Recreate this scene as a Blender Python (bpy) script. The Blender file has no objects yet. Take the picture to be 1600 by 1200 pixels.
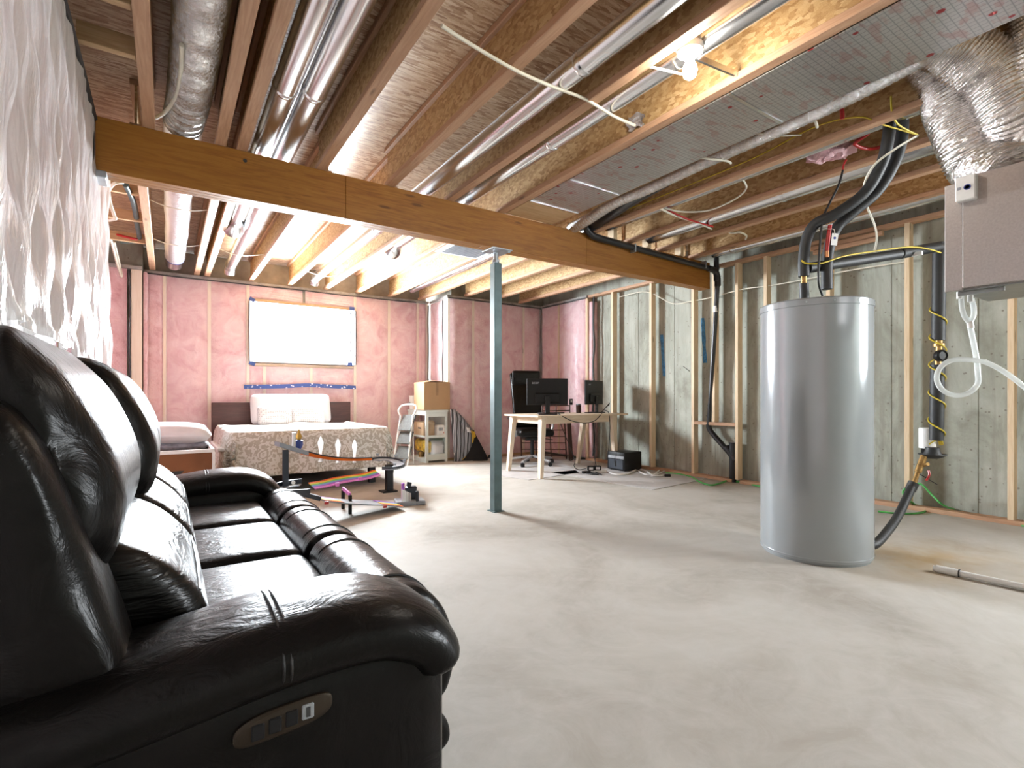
import bpy, bmesh, math, random
from mathutils import Vector, Matrix, Euler
random.seed(7)
sc = bpy.context.scene
C = sc.collection
PI = math.pi

# ------------------------------------------------------------------ camera
FOC, TH, HOR, CAMH = 795.0, math.radians(34.1), 619.0, 1.0
SN, CS = math.sin(TH), math.cos(TH)
cd = bpy.data.cameras.new('camera'); cam = bpy.data.objects.new('camera', cd); C.objects.link(cam)
cam.location = (0, 0, CAMH); cam.rotation_euler = (PI/2, 0, -TH)
cd.sensor_width = 36; cd.lens = FOC/1600*36; cd.shift_y = (HOR-600)/1600; cd.clip_start = .02; cd.clip_end = 100
sc.camera = cam
# ------------------------------------------------------------------ world, daylight, exposure
w = bpy.data.worlds.new('World'); sc.world = w; w.use_nodes = True
w.node_tree.nodes['Background'].inputs[0].default_value = (.93, .96, 1, 1)
w.node_tree.nodes['Background'].inputs[1].default_value = 9.0
def area(name, loc, rot, sx, sy, power, col=(1, 1, 1)):
    l = bpy.data.lights.new(name, 'AREA'); l.shape = 'RECTANGLE'; l.size = sx; l.size_y = sy; l.energy = power; l.color = col
    o = bpy.data.objects.new(name, l); C.objects.link(o); o.location = loc; o.rotation_euler = rot; return o
area('daylight_far_window', (1.645, 8.02, 1.885), (-PI/2, 0, 0), 1.40, .80, 350, (.86, .94, 1))
area('added_side_window_light', (5.74, -1.35, 1.80), (0, PI/2, 0), 1.05, 1.9, 95, (.90, .96, 1))  # added source at an unseen window, for overall brightness and highlights
vs = sc.view_settings
vs.view_transform = 'Standard'; vs.look = 'None'; vs.gamma = 1; vs.use_curve_mapping = False; vs.exposure = 1.4
sc.cycles.max_bounces = 8; sc.cycles.diffuse_bounces = 5; sc.cycles.glossy_bounces = 4; sc.cycles.transparent_max_bounces = 10
sc.cycles.sample_clamp_indirect = 6; sc.cycles.caustics_reflective = False; sc.cycles.caustics_refractive = False

# ------------------------------------------------------------------ pixel rays (distance always from a real plane)
def ray(x, y):
    u = (x-800)/FOC; return Vector((SN+u*CS, CS-u*SN, (HOR-y)/FOC))
O = Vector((0, 0, CAMH))
def PZ(x, y, z): d = ray(x, y); return O+d*((z-CAMH)/d.z)
def PX(x, y, X): d = ray(x, y); return O+d*(X/d.x)
def PY(x, y, Y): d = ray(x, y); return O+d*(Y/d.y)
def PD(x, y, t): return O+ray(x, y)*t

# ------------------------------------------------------------------ materials
class N:
    def __init__(s, name):
        s.m = bpy.data.materials.new(name); s.m.use_nodes = True; s.t = s.m.node_tree; s.n = s.t.nodes
        s.p = s.n['Principled BSDF']; s.out = s.n['Material Output']; s.c = s.n.new('ShaderNodeTexCoord')
    def add(s, typ, **kw):
        nd = s.n.new('ShaderNode'+typ)
        for k, v in kw.items():
            if k in nd.inputs: nd.inputs[k].default_value = v
            else: setattr(nd, k, v)
        return nd
    def link(s, a, b): s.t.links.new(a, b)
    def mapped(s, scale=(1, 1, 1), rot=(0, 0, 0), src='Object'):
        mp = s.add('Mapping'); mp.inputs['Scale'].default_value = scale; mp.inputs['Rotation'].default_value = rot
        s.link(s.c.outputs[src], mp.inputs[0]); return mp.outputs[0]
    def noise(s, vec, scale, detail=4, rough=.55, dist=0):
        nd = s.add('TexNoise', Scale=scale, Detail=detail, Roughness=rough, Distortion=dist); s.link(vec, nd.inputs['Vector']); return nd.outputs[0]
    def ramp(s, fac, stops):
        r = s.add('ValToRGB'); e = r.color_ramp.elements
        while len(e) < len(stops): e.new(.5)
        for el, (p, c) in zip(e, stops): el.position = p; el.color = (*c, 1)
        s.link(fac, r.inputs[0]); return r.outputs[0]
    def mix(s, fac, a, b, mode='MIX'):
        m = s.add('Mix', data_type='RGBA', blend_type=mode)
        for i, v in ((0, fac), (6, a), (7, b)):
            if hasattr(v, 'is_linked'): s.link(v, m.inputs[i])
            else: m.inputs[i].default_value = v if i == 0 else (*v, 1)
        return m.outputs[2]
    def bump(s, h, strength=.3, dist=.01):
        b = s.add('Bump', Strength=strength, Distance=dist); s.link(h, b.inputs['Height']); s.link(b.outputs[0], s.p.inputs['Normal']); return b
    def base(s, col, rough=.5, metal=0, spec=None):
        if hasattr(col, 'is_linked'): s.link(col, s.p.inputs['Base Color'])
        else: s.p.inputs['Base Color'].default_value = (*col, 1)
        s.p.inputs['Roughness'].default_value = rough; s.p.inputs['Metallic'].default_value = metal
        if spec is not None: s.p.inputs['Specular IOR Level'].default_value = spec
        return s
def plain(name, col, rough=.5, metal=0, var=.12, scale=14, bump=0, spec=None):
    n = N(name); v = n.noise(n.mapped(), scale, 3)
    a = tuple(max(0, c*(1-var)) for c in col); b = tuple(min(1, c*(1+var)) for c in col)
    n.base(n.ramp(v, [(.3, a), (.7, b)]), rough, metal, spec)
    if bump: n.bump(n.noise(n.mapped(), scale*8, 2), bump, .002)
    return n.m
def wood(name, axis, dark, mid, light, rough=.6, knots=True, fine=1.0):
    n = N(name); sc_ = [26*fine]*3; sc_[axis] = 1.6
    g = n.noise(n.mapped(sc_), 2.2, 6, .6, 1.2)
    col = n.ramp(g, [(.28, dark), (.5, mid), (.75, light)])
    big = [1.3]*3; big[axis] = .5
    col = n.mix(n.ramp(n.noise(n.mapped(big), 2, 2), [(.35, (0, 0, 0)), (.7, (.45,)*3)]), col, mid, 'MIX')
    if knots:
        ks = [9]*3; ks[axis] = 2.2
        vo = n.add('TexVoronoi', Scale=1.0); n.link(n.mapped(ks), vo.inputs['Vector'])
        col = n.mix(n.ramp(vo.outputs['Distance'], [(.07, (.75,)*3), (.13, (0, 0, 0))]), col, tuple(c*.45 for c in dark))
    n.base(col, rough); n.bump(g, .15, .003); return n.m
def osb(name, stretch, tones, rough=.55, rot=(0, 0, 0), scale=1.0, bumpy=.3):
    n = N(name)
    wv = n.add('TexNoise', Scale=3.0, Detail=2.0); n.link(n.mapped(), wv.inputs['Vector'])
    mp = n.mapped(stretch, rot)
    add = n.add('VectorMath', operation='MULTIPLY_ADD'); add.inputs[1].default_value = (2.2, 2.2, 2.2)
    n.link(wv.outputs[1], add.inputs[0]); n.link(mp, add.inputs[2])
    vo = n.add('TexVoronoi', Scale=scale, Randomness=1.0); n.link(add.outputs[0], vo.inputs['Vector'])
    sep = n.add('SeparateColor'); n.link(vo.outputs['Color'], sep.inputs[0])
    st = [s_*5 for s_ in stretch]
    gr = n.noise(n.mapped(st, rot), 1, 4, .7, .5)
    fac = n.add('Math', operation='MULTIPLY_ADD'); n.link(sep.outputs[0], fac.inputs[0]); fac.inputs[1].default_value = .40
    h = n.add('Math', operation='MULTIPLY'); n.link(gr, h.inputs[0]); h.inputs[1].default_value = .66
    n.link(h.outputs[0], fac.inputs[2])
    col = n.ramp(fac.outputs[0], [(.14, tones[0]), (.34, tones[1]), (.55, tones[2]), (.8, tones[3])])
    n.base(col, rough); n.bump(fac.outputs[0], bumpy, .004); return n.m
def seethrough(name, col, alpha, rough=.2, wr=(6, 6, 1.2), bump=.6, transl=.3):
    n = N(name); n.base(col, rough, 0, .6)
    n.bump(n.noise(n.mapped(wr), 3, 4, .6, .8), bump, .03)
    tr = n.add('BsdfTransparent'); tl = n.add('BsdfTranslucent'); tl.inputs[0].default_value = (*col, 1)
    m1 = n.add('MixShader', Fac=transl); n.link(n.p.outputs[0], m1.inputs[1]); n.link(tl.outputs[0], m1.inputs[2])
    m2 = n.add('MixShader', Fac=alpha); n.link(tr.outputs[0], m2.inputs[1]); n.link(m1.outputs[0], m2.inputs[2])
    n.link(m2.outputs[0], n.out.inputs[0]); return n.m
def emit(name, col, s):
    n = N(name); n.base(col, .5); n.p.inputs['Emission Color'].default_value = (*col, 1); n.p.inputs['Emission Strength'].default_value = s; return n.m

M = {}
# floor slab
n = N('slab_concrete'); v = n.mapped()
c = n.ramp(n.noise(v, 1.1, 7, .62, .8), [(.3, (.33, .30, .255)), (.5, (.44, .415, .37)), (.7, (.52, .50, .46))])
c = n.mix(n.ramp(n.noise(v, 4.5, 6, .7, 1.5), [(.42, (0, 0, 0)), (.75, (.5,)*3)]), c, (.53, .51, .48))
gd = n.add('TexGradient', gradient_type='SPHERICAL'); mp = n.add('Mapping', vector_type='TEXTURE'); mp.inputs['Location'].default_value = (3.85, 1.15, 0); mp.inputs['Scale'].default_value = (.85, .62, 1)
n.link(n.c.outputs['Object'], mp.inputs[0]); n.link(mp.outputs[0], gd.inputs[0])
st = n.add('Math', operation='MULTIPLY'); n.link(gd.outputs[1], st.inputs[0]); n.link(n.ramp(n.noise(v, 3, 4), [(.3, (.2,)*3), (.6, (1,)*3)]), st.inputs[1])
c = n.mix(st.outputs[0], c, (.36, .25, .13))
n.base(c, .68, 0, .3); n.bump(n.noise(v, 30, 5, .6), .12, .004); M['slab'] = n.m
# cast wall
n = N('cast_concrete'); v = n.mapped()
c = n.ramp(n.noise(n.mapped((1, 1.2, .5)), 2.2, 8, .68, .6), [(.3, (.19, .19, .15)), (.48, (.34, .355, .30)), (.7, (.50, .52, .465))])
c = n.mix(n.ramp(n.noise(n.mapped((1, 9, .35)), 1.6, 4, .6), [(.5, (0, 0, 0)), (.72, (.6,)*3)]), c, (.22, .20, .16))
vo = n.add('TexVoronoi', Scale=16.0); n.link(v, vo.inputs['Vector'])
c = n.mix(n.ramp(vo.outputs['Distance'], [(.09, (.8,)*3), (.15, (0, 0, 0))]), c, (.17, .15, .12))
n.base(c, .8); n.bump(n.noise(v, 12, 6, .6), .3, .008); M['cast'] = n.m
# timber
M['lum_x'] = wood('lumber_along_x', 0, (.42, .26, .13), (.55, .37, .20), (.66, .48, .29))
M['lum_y'] = wood('lumber_along_y', 1, (.38, .21, .12), (.49, .29, .175), (.60, .39, .25))
M['lum_z'] = wood('lumber_along_z', 2, (.60, .43, .25), (.73, .57, .38), (.82, .69, .51))
M['lvl'] = wood('beam_timber', 0, (.20, .068, .008), (.31, .125, .016), (.40, .18, .03), .5, True, .8)
M['osb_web'] = osb('strand_board_web', (20, 32, 62), [(.16, .075, .025), (.36, .20, .075), (.50, .32, .14), (.64, .45, .24)], .6, (.5, 0, 0), 1.0)
M['osb_sub'] = osb('strand_board_subfloor', (14, 80, 14), [(.12, .045, .02), (.32, .16, .075), (.56, .38, .23), (.74, .60, .44)], .32, (0, 0, .12), 1.0, .45)
M['pale_z'] = wood('pale_covered_stud', 2, (.74, .64, .50), (.82, .73, .60), (.86, .79, .68))
M['walnut'] = wood('dark_headboard', 0, (.035, .012, .010), (.065, .022, .018), (.10, .04, .03), .4, False)
M['desk'] = wood('pale_desk_wood', 0, (.60, .46, .32), (.70, .57, .43), (.78, .67, .54), .5, False)
M['desk_z'] = wood('pale_desk_leg', 2, (.62, .48, .34), (.72, .60, .46), (.80, .70, .57), .5, False)
# insulation
n = N('pink_insulation'); v = n.mapped()
c = n.ramp(n.noise(v, 4, 8, .72, 1.0), [(.28, (.60, .31, .34)), (.48, (.77, .50, .53)), (.72, (.88, .69, .71))])
n.base(c, .95); n.bump(n.noise(v, 22, 6, .7, .5), .8, .02); M['pink'] = n.m
M['vapor'] = seethrough('vapor_sheet', (.95, .95, .96), .24, .14, (2.2, 2.2, 1.5), .45, .35)
M['poly'] = seethrough('wrinkled_poly_sheet', (.93, .92, .91), .86, .2, (9, 9, 1.4), .5, .3)
M['sealant'] = plain('acoustic_sealant', (.03, .03, .032), .5)
M['foam'] = plain('grey_sill_foam', (.36, .35, .33), .8, 0, .3, 9, .5)
M['rim'] = plain('rim_board', (.42, .38, .31), .8, 0, .25, 5)
M['tape'] = plain('blue_tape', (.05, .09, .28), .5)
n = N('blue_spotted_tape'); vo = n.add('TexVoronoi', Scale=17.0, Randomness=.8); n.link(n.mapped((1, 1, 1.6)), vo.inputs['Vector'])
n.base(n.ramp(vo.outputs['Distance'], [(.2, (.75, .8, .9)), (.28, (.05, .10, .33))]), .45); M['tape_spots'] = n.m
M['bluepaint'] = plain('blue_spray_paint', (.06, .22, .42), .7, 0, .4, 30)
M['black_mark'] = plain('marker_black', (.04, .04, .04), .7)
# metals
n = N('galvanised_steel'); n.base(n.ramp(n.noise(n.mapped((3, .5, 3)), 3, 3), [(.3, (.62, .63, .65)), (.7, (.80, .81, .83))]), .22, 1); n.bump(n.noise(n.mapped((8, .6, 8)), 3, 2), .08, .01); M['galv'] = n.m
n = N('crinkled_foil'); n.base(n.ramp(n.noise(n.mapped(), 18, 3), [(.3, (.62, .61, .60)), (.7, (.86, .85, .84))]), .24, 1)
n.bump(n.noise(n.mapped((1, 1, 1)), 34, 5, .7, 1.5), .75, .018); M['foil'] = n.m
n = N('lit_white_sleeve'); n.base((.72, .71, .72), .3, .45); n.bump(n.noise(n.mapped(), 16, 4, .6, 1), .5, .02); M['sleeve'] = n.m  # white stands in for light falling on the far foil jacket
n = N('ribbed_foil'); n.base(n.ramp(n.noise(n.mapped(), 14, 3), [(.3, (.58, .56, .54)), (.7, (.88, .87, .86))]), .13, 1)
n.bump(n.noise(n.mapped((1, 1, 1.6)), 17, 4, .65, 2.0), .55, .02); M['foil_big'] = n.m
n = N('foil_faced_panel'); v = n.mapped()
br = n.add('TexBrick', offset=0.0); br.inputs['Color1'].default_value = br.inputs['Color2'].default_value = (.52, .51, .50, 1); br.inputs['Mortar'].default_value = (.34, .34, .34, 1)
for k, x in (('Scale', 1.0), ('Mortar Size', .0022), ('Brick Width', .028), ('Row Height', .028)): br.inputs[k].default_value = x
n.link(v, br.inputs['Vector'])
c = n.mix(n.ramp(n.noise(n.mapped((3, 7, 1)), 2.6, 2, .5), [(.55, (0, 0, 0)), (.62, (.45,)*3)]), br.outputs[0], (.42, .20, .18))
vo = n.add('TexVoronoi', Scale=9.0, Randomness=.25); n.link(n.mapped((1, .9, 1), (0, 0, .5)), vo.inputs['Vector'])
c = n.mix(n.ramp(vo.outputs['Distance'], [(.12, (1,)*3), (.15, (0, 0, 0))]), c, (.38, .05, .05))
n.base(c, .3, .75); n.bump(n.noise(v, 5, 3), .3, .02); M['foilpanel'] = n.m
M['tank'] = plain('tank_grey_enamel', (.33, .355, .37), .15, .2, .03, 3)
n = N('brushed_cabinet'); n.base(n.ramp(n.noise(n.mapped((60, 60, 60)), 2, 2), [(.3, (.40, .36, .34)), (.7, (.46, .42, .40))]), .36, .55); M['cab'] = n.m
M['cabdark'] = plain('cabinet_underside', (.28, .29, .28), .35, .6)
M['post'] = plain('green_grey_steel', (.10, .155, .16), .45, .2, .2, 10)
M['zinc'] = plain('zinc_plate', (.45, .50, .54), .35, .8)
M['brass'] = plain('tarnished_brass', (.36, .22, .08), .4, .8, .35, 30)
M['copper'] = plain('copper_pipe', (.55, .25, .12), .35, .8)
M['chrome'] = plain('chair_silver', (.42, .43, .45), .35, .6)
# plastics, rubber, wire
M['black_rub'] = plain('black_pipe_insulation', (.018, .019, .02), .55, 0, .2, 25)
M['abs'] = plain('black_drain_plastic', (.014, .015, .018), .3)
M['black'] = plain('black_plastic', (.008, .008, .009), .4, 0, .1, 14, 0, .35)
M['screen'] = plain('monitor_shell', (.006, .006, .0065), .45, 0, .1, 14, 0, .3)
M['grey_pl'] = plain('grey_plastic', (.30, .33, .37), .45)
M['dk_blue'] = plain('dark_slate_plastic', (.022, .028, .04), .45)
M['white_pl'] = plain('white_plastic', (.82, .82, .80), .4, 0, .05)
M['wire_w'] = plain('white_cable', (.72, .69, .58), .5, 0, .08)
M['wire_y'] = plain('yellow_wire', (.62, .48, .04), .5)
M['wire_g'] = plain('green_cord', (.08, .42, .10), .45)
M['wire_k'] = plain('black_wire', (.015, .015, .015), .5)
M['red'] = plain('red_pipe', (.42, .02, .02), .4)
M['orange'] = plain('orange_plastic', (.80, .17, .02), .6, 0, .1, 14, 0, .15)
M['purple'] = plain('lilac_plastic', (.50, .22, .60), .4)
M['gold'] = plain('gold_figure', (.55, .32, .06), .35, .4)
M['hose'] = seethrough('clear_hose', (.80, .83, .82), .62, .15, (4, 4, 4), .1, .4)
M['bulb'] = emit('lit_bulb', (1, .95, .86), 150)
M['porcelain'] = plain('white_porcelain', (.85, .84, .80), .3, 0, .03)
n = N('clear_pane'); n.base((1, 1, 1), .02); tr = n.add('BsdfTransparent'); gl = n.add('BsdfGlossy', Roughness=.02); mx = n.add('MixShader', Fac=.06)
n.link(tr.outputs[0], mx.inputs[1]); n.link(gl.outputs[0], mx.inputs[2]); n.link(mx.outputs[0], n.out.inputs[0]); M['glass'] = n.m
# soft goods
n = N('black_leather'); v = n.mapped()
n.base(n.ramp(n.noise(v, 6, 4), [(.3, (.0028, .0024, .0022)), (.7, (.006, .005, .0045))]), .30, 0, .22)
b1 = n.bump(n.noise(v, 240, 3, .6), .10, .0015)
b2 = n.add('Bump', Strength=.32, Distance=.012); n.link(n.noise(n.mapped((5, 9, 4)), 2.2, 5, .6, 1.4), b2.inputs['Height']); n.link(b1.outputs[0], b2.inputs['Normal']); n.link(b2.outputs[0], n.p.inputs['Normal'])
M['leather'] = n.m
n = N('gathered_black_leather'); v = n.mapped()
n.base((.004, .0035, .0032), .30, 0, .26)
b1 = n.bump(n.noise(v, 240, 3, .6), .10, .0015)
b2 = n.add('Bump', Strength=.6, Distance=.016); n.link(n.noise(n.mapped((2, 3.2, 17)), 1.4, 4, .55, 1.2), b2.inputs['Height']); n.link(b1.outputs[0], b2.inputs['Normal']); n.link(b2.outputs[0], n.p.inputs['Normal'])
M['leather_g'] = n.m
M['stitch'] = plain('leather_seam', (.008, .007, .007), .5)
M['bronze'] = plain('bronze_switch_plate', (.035, .024, .015), .35, .5)
n = N('damask_duvet'); v = n.mapped()
wv = n.add('TexWave', wave_type='RINGS', Scale=9.0, Distortion=14.0, Detail=3.0); wv.inputs['Detail Scale'].default_value = 1.6; n.link(v, wv.inputs['Vector'])
n.base(n.ramp(wv.outputs[0], [(.4, (.46, .43, .36)), (.6, (.70, .69, .65))]), .7); n.bump(n.noise(v, 6, 4), .25, .02); M['duvet'] = n.m
M['linen'] = plain('white_linen', (.70, .70, .73), .8, 0, .04, 8, .2)
n = N('patterned_pillow'); vo = n.add('TexVoronoi', Scale=38.0, Randomness=.2); n.link(n.mapped(), vo.inputs['Vector'])
n.base(n.ramp(vo.outputs['Distance'], [(.25, (.40, .40, .42)), (.45, (.62, .62, .65))]), .8); M['pillow_pat'] = n.m
M['grey_cloth'] = plain('grey_bedding', (.22, .23, .27), .85, 0, .35, 20)
n = N('striped_bag'); wv = n.add('TexWave', Scale=5.5, Distortion=3.0); wv.bands_direction = 'X'; n.link(n.mapped((1, 1, .5)), wv.inputs['Vector'])
n.base(n.ramp(wv.outputs[0], [(.25, (.03, .03, .035)), (.4, (.28, .29, .33)), (.65, (.62, .63, .66)), (.85, (.20, .21, .24))]), .55); M['stripe'] = n.m
M['blackcloth'] = plain('black_fabric', (.010, .010, .011), .9)
M['yellowcloth'] = plain('yellow_fabric', (.70, .45, .04), .7)
M['card'] = plain('cardboard', (.42, .27, .145), .8, 0, .06, 4)
M['card_l'] = plain('pale_cardboard', (.50, .34, .20), .8, 0, .06, 4)
M['card_r'] = plain('red_brown_cardboard', (.20, .075, .025), .75, 0, .1, 4)
M['ptape'] = plain('packing_tape', (.30, .18, .09), .3)
M['mint'] = plain('pale_mint_paint', (.68, .74, .71), .4, 0, .04)
M['snack'] = plain('yellow_snack_bag', (.72, .45, .05), .35, 0, .5, 14)
M['pinkfig'] = plain('pink_plastic', (.75, .35, .45), .5)
M['mat'] = plain('grey_floor_mat', (.47, .45, .44), .75, 0, .1, 5)
M['tread'] = plain('grey_tread', (.13, .135, .13), .8, 0, .2, 30)
M['rust'] = plain('brown_steel_rack', (.055, .025, .018), .5, .4)
M['paper'] = plain('white_label', (.85, .85, .85), .6, 0, .03)
M['inkblue'] = plain('blue_print', (.06, .09, .32), .5)
for nm, cc in (('lane_red', (.85, .13, .02)), ('lane_yellow', (.90, .60, .05)), ('lane_green', (.22, .60, .14)), ('lane_blue', (.20, .38, .66)), ('lane_purple', (.42, .15, .60)), ('lane_pink', (.78, .27, .66))): M[nm] = plain(nm, cc, .65, 0, .04, 14, 0, .15)

# ------------------------------------------------------------------ mesh helpers
def catmull(pts, k=6, closed=False):
    P = [Vector(p) for p in pts]; n_ = len(P); out = []
    rng = range(n_ if closed else n_-1)
    for i in rng:
        if closed: a, b, c_, d = P[(i-1) % n_], P[i], P[(i+1) % n_], P[(i+2) % n_]
        else: a, b, c_, d = P[max(i-1, 0)], P[i], P[i+1], P[min(i+2, n_-1)]
        for j in range(k):
            t = j/k
            out.append(.5*((2*b)+(c_-a)*t+(2*a-5*b+4*c_-d)*t*t+(3*b-a-3*c_+d)*t**3))
    if not closed: out.append(P[-1])
    return out
class B:
    def __init__(s): s.bm = bmesh.new()
    def box(s, x0, x1, y0, y1, z0, z1, bev=0, seg=1):
        return s.obox(((x0+x1)/2, (y0+y1)/2, (z0+z1)/2), (abs(x1-x0), abs(y1-y0), abs(z1-z0)), None, bev, seg)
    def obox(s, c, size, rot=None, bev=0, seg=1):
        t = bmesh.new(); bmesh.ops.create_cube(t, size=1)
        bmesh.ops.scale(t, vec=size, verts=t.verts)
        if bev: bmesh.ops.bevel(t, geom=t.edges[:], offset=bev, segments=seg, affect='EDGES', profile=.5)
        if rot is not None: bmesh.ops.transform(t, matrix=(rot.to_matrix() if hasattr(rot, 'to_matrix') else rot).to_4x4(), verts=t.verts)
        bmesh.ops.translate(t, vec=c, verts=t.verts); s.merge(t); return s
    def bar(s, p, q, wx, wy, up=(0, 0, 1), bev=0):
        p, q = Vector(p), Vector(q); d = (q-p); L = d.length; d.normalize(); x = Vector(up).cross(d)
        if x.length < 1e-4: x = Vector((1, 0, 0)).cross(d)
        x.normalize(); y = d.cross(x); return s.obox((p+q)/2, (wx, wy, L), Matrix((x, y, d)).transposed(), bev)
    def merge(s, t):
        me = bpy.data.meshes.new('tmp'); t.to_mesh(me); t.free(); s.bm.from_mesh(me); bpy.data.meshes.remove(me)
    def loft(s, secs, cap=True, closed=True):
        vs_ = [[s.bm.verts.new(p) for p in sec] for sec in secs]; m = len(secs[0])
        for a, b in zip(vs_, vs_[1:]):
            for i in range(m if closed else m-1):
                j = (i+1) % m; s.bm.faces.new((a[i], a[j], b[j], b[i]))
        if cap and closed:
            s.bm.faces.new(vs_[0][::-1]); s.bm.faces.new(vs_[-1])
        return s
    def tube(s, pts, r, n=10, k=6, smooth=True):
        P = catmull(pts, k) if smooth and len(pts) > 2 else [Vector(p) for p in pts]
        secs = []; T0 = None; x = None
        for i, p in enumerate(P):
            d = (P[min(i+1, len(P)-1)]-P[max(i-1, 0)]).normalized()
            if x is None: x = d.orthogonal().normalized()
            else: x = (x-d*x.dot(d)).normalized()
            y = d.cross(x); rr = r(i/(len(P)-1)) if callable(r) else r
            secs.append([p+(x*math.cos(2*PI*j/n)+y*math.sin(2*PI*j/n))*rr for j in range(n)])
        return s.loft(secs)
    def cyl(s, p, q, r, r2=None, n=20):
        p, q = Vector(p), Vector(q); r2 = r if r2 is None else r2; d = (q-p).normalized(); x = d.orthogonal().normalized(); y = d.cross(x)
        f = lambda c_, rr: [c_+(x*math.cos(2*PI*j/n)+y*math.sin(2*PI*j/n))*rr for j in range(n)]
        return s.loft([f(p, r), f(q, r2)])
    def lathe(s, prof, c, n=32, axis=None):
        c = Vector(c); Rm = axis.to_matrix() if axis else Matrix.Identity(3)
        return s.loft([[c+Rm @ Vector((r*math.cos(2*PI*j/n), r*math.sin(2*PI*j/n), z)) for j in range(n)] for r, z in prof])
    def grid(s, fn, nu, nv):
        V = [[s.bm.verts.new(fn(i/nu, j/nv)) for j in range(nv+1)] for i in range(nu+1)]
        for i in range(nu):
            for j in range(nv): s.bm.faces.new((V[i][j], V[i+1][j], V[i+1][j+1], V[i][j+1]))
        return s
    def pillow(s, c, size, rot=None, n=12, p=2.6, puff=.5):
        t = bmesh.new(); bmesh.ops.create_cube(t, size=2); bmesh.ops.subdivide_edges(t, edges=t.edges[:], cuts=n, use_grid_fill=True)
        for v_ in t.verts:
            x, y, z = v_.co; ax, ay = abs(x), abs(y)
            h = (max(0, 1-ax**p)*max(0, 1-ay**p))**puff
            q = (abs(x)**8+abs(y)**8+1e-9)**(1/8); sc_ = min(1, 1/max(q, 1))
            v_.co = Vector((x*sc_*size[0]/2, y*sc_*size[1]/2, z*size[2]/2*(.06+.94*h)))
        if rot is not None: bmesh.ops.transform(t, matrix=rot.to_matrix().to_4x4(), verts=t.verts)
        bmesh.ops.translate(t, vec=c, verts=t.verts); s.merge(t); return s
    def soft(s, x0, x1, y0, y1, z0, z1, r=.06, n=14, crown=0.0):
        """upholstered block: rounded by radius r, top crowned"""
        t = bmesh.new(); bmesh.ops.create_cube(t, size=2); bmesh.ops.subdivide_edges(t, edges=t.edges[:], cuts=n, use_grid_fill=True)
        cx, cy, cz = (x0+x1)/2, (y0+y1)/2, (z0+z1)/2; hx, hy, hz = (x1-x0)/2, (y1-y0)/2, (z1-z0)/2; r = min(r, hx, hy, hz)
        for v_ in t.verts:
            p_ = Vector((math.sin(v_.co.x*PI/2)*hx, math.sin(v_.co.y*PI/2)*hy, math.sin(v_.co.z*PI/2)*hz))
            q = Vector((max(-(hx-r), min(hx-r, p_.x)), max(-(hy-r), min(hy-r, p_.y)), max(-(hz-r), min(hz-r, p_.z)))); d = p_-q
            if d.length > 1e-6: p_ = q+d.normalized()*r
            if crown and p_.z > 0: p_.z += crown*(1-(p_.x/hx)**2)*(1-(p_.y/hy)**2)
            v_.co = p_+Vector((cx, cy, cz))
        s.merge(t); return s
    def profile_y(s, prof, y0, y1, r=.06, k=5, ns=8, mid=6, bulge=0.0):
        """closed (x,z) outline swept along y with rounded ends"""
        P = catmull([(x, 0, z) for x, z in prof], k, True); c_ = sum(P, Vector())/len(P); secs = []
        st = [(y0+r*(1-math.cos(i/ns*PI/2)), math.sin(i/ns*PI/2)) for i in range(0, ns+1)]
        st += [(y0+r+(y1-y0-2*r)*i/mid, 1) for i in range(1, mid)]
        st += [(y1-a+y0, f) for a, f in st[:ns+1][::-1]]
        ext = max((p-c_).length for p in P)
        for y, f in st:
            out = []
            b = 1+bulge*(1-((y-(y0+y1)/2)/((y1-y0)/2))**2)
            for p in P:
                d = p-c_; L = d.length; Ls = max(L-r*(1-f), L*.25)*b
                q = c_+d*(Ls/L); out.append((q.x, y, q.z))
            secs.append(out)
        return s.loft(secs)
    def build(s, name, mat, parent=None, smooth=None, kind=None):
        bmesh.ops.recalc_face_normals(s.bm, faces=s.bm.faces)
        me = bpy.data.meshes.new(name); s.bm.to_mesh(me); s.bm.free()
        me.materials.append(M[mat] if isinstance(mat, str) else mat)
        if smooth is not None:
            for f in me.polygons: f.use_smooth = True
            me.set_sharp_from_angle(angle=math.radians(smooth))
        o = bpy.data.objects.new(name, me); C.objects.link(o)
        if parent: o.parent = parent
        if kind: o['kind'] = kind
        return o
def tag(o, label, cat, group=None):
    o['label'] = label; o['category'] = cat
    if group: o['group'] = group
    return o
def thing(name, label, cat, loc=(0, 0, 0), group=None):
    o = bpy.data.objects.new(name, None); C.objects.link(o); o.empty_display_size = .1; o.location = loc
    return tag(o, label, cat, group)
class T:
    """thing whose parts are given in world coordinates; the Empty sits at its base"""
    def __init__(s, name, label, cat, loc, group=None): s.o = thing(name, label, cat, loc, group); s.loc = Vector(loc)
    def part(s, b, name, mat, parent=None, smooth=None, kind=None):
        if parent is None: bmesh.ops.translate(b.bm, vec=-s.loc, verts=b.bm.verts); return b.build(name, mat, s.o, smooth, kind)
        bmesh.ops.translate(b.bm, vec=-s.loc, verts=b.bm.verts); return b.build(name, mat, parent, smooth, kind)
def text(body, size, mat, name, parent, M4, ext=.0004):
    cu = bpy.data.curves.new(name, 'FONT'); cu.body = body; cu.size = size; cu.extrude = ext; cu.align_x = 'CENTER'; cu.align_y = 'CENTER'
    tmp = bpy.data.objects.new(name, cu); C.objects.link(tmp); bpy.context.view_layer.update()
    me = bpy.data.meshes.new_from_object(tmp); bpy.data.objects.remove(tmp); me.transform(M4); me.materials.clear(); me.materials.append(M[mat])
    o = bpy.data.objects.new(name, me); C.objects.link(o); o.parent = parent; return o
def struct(b, name, mat, parent=None, smooth=None):
    o = b.build(name, mat, parent, smooth)
    if parent is None: o['kind'] = 'structure'
    return o

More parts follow.
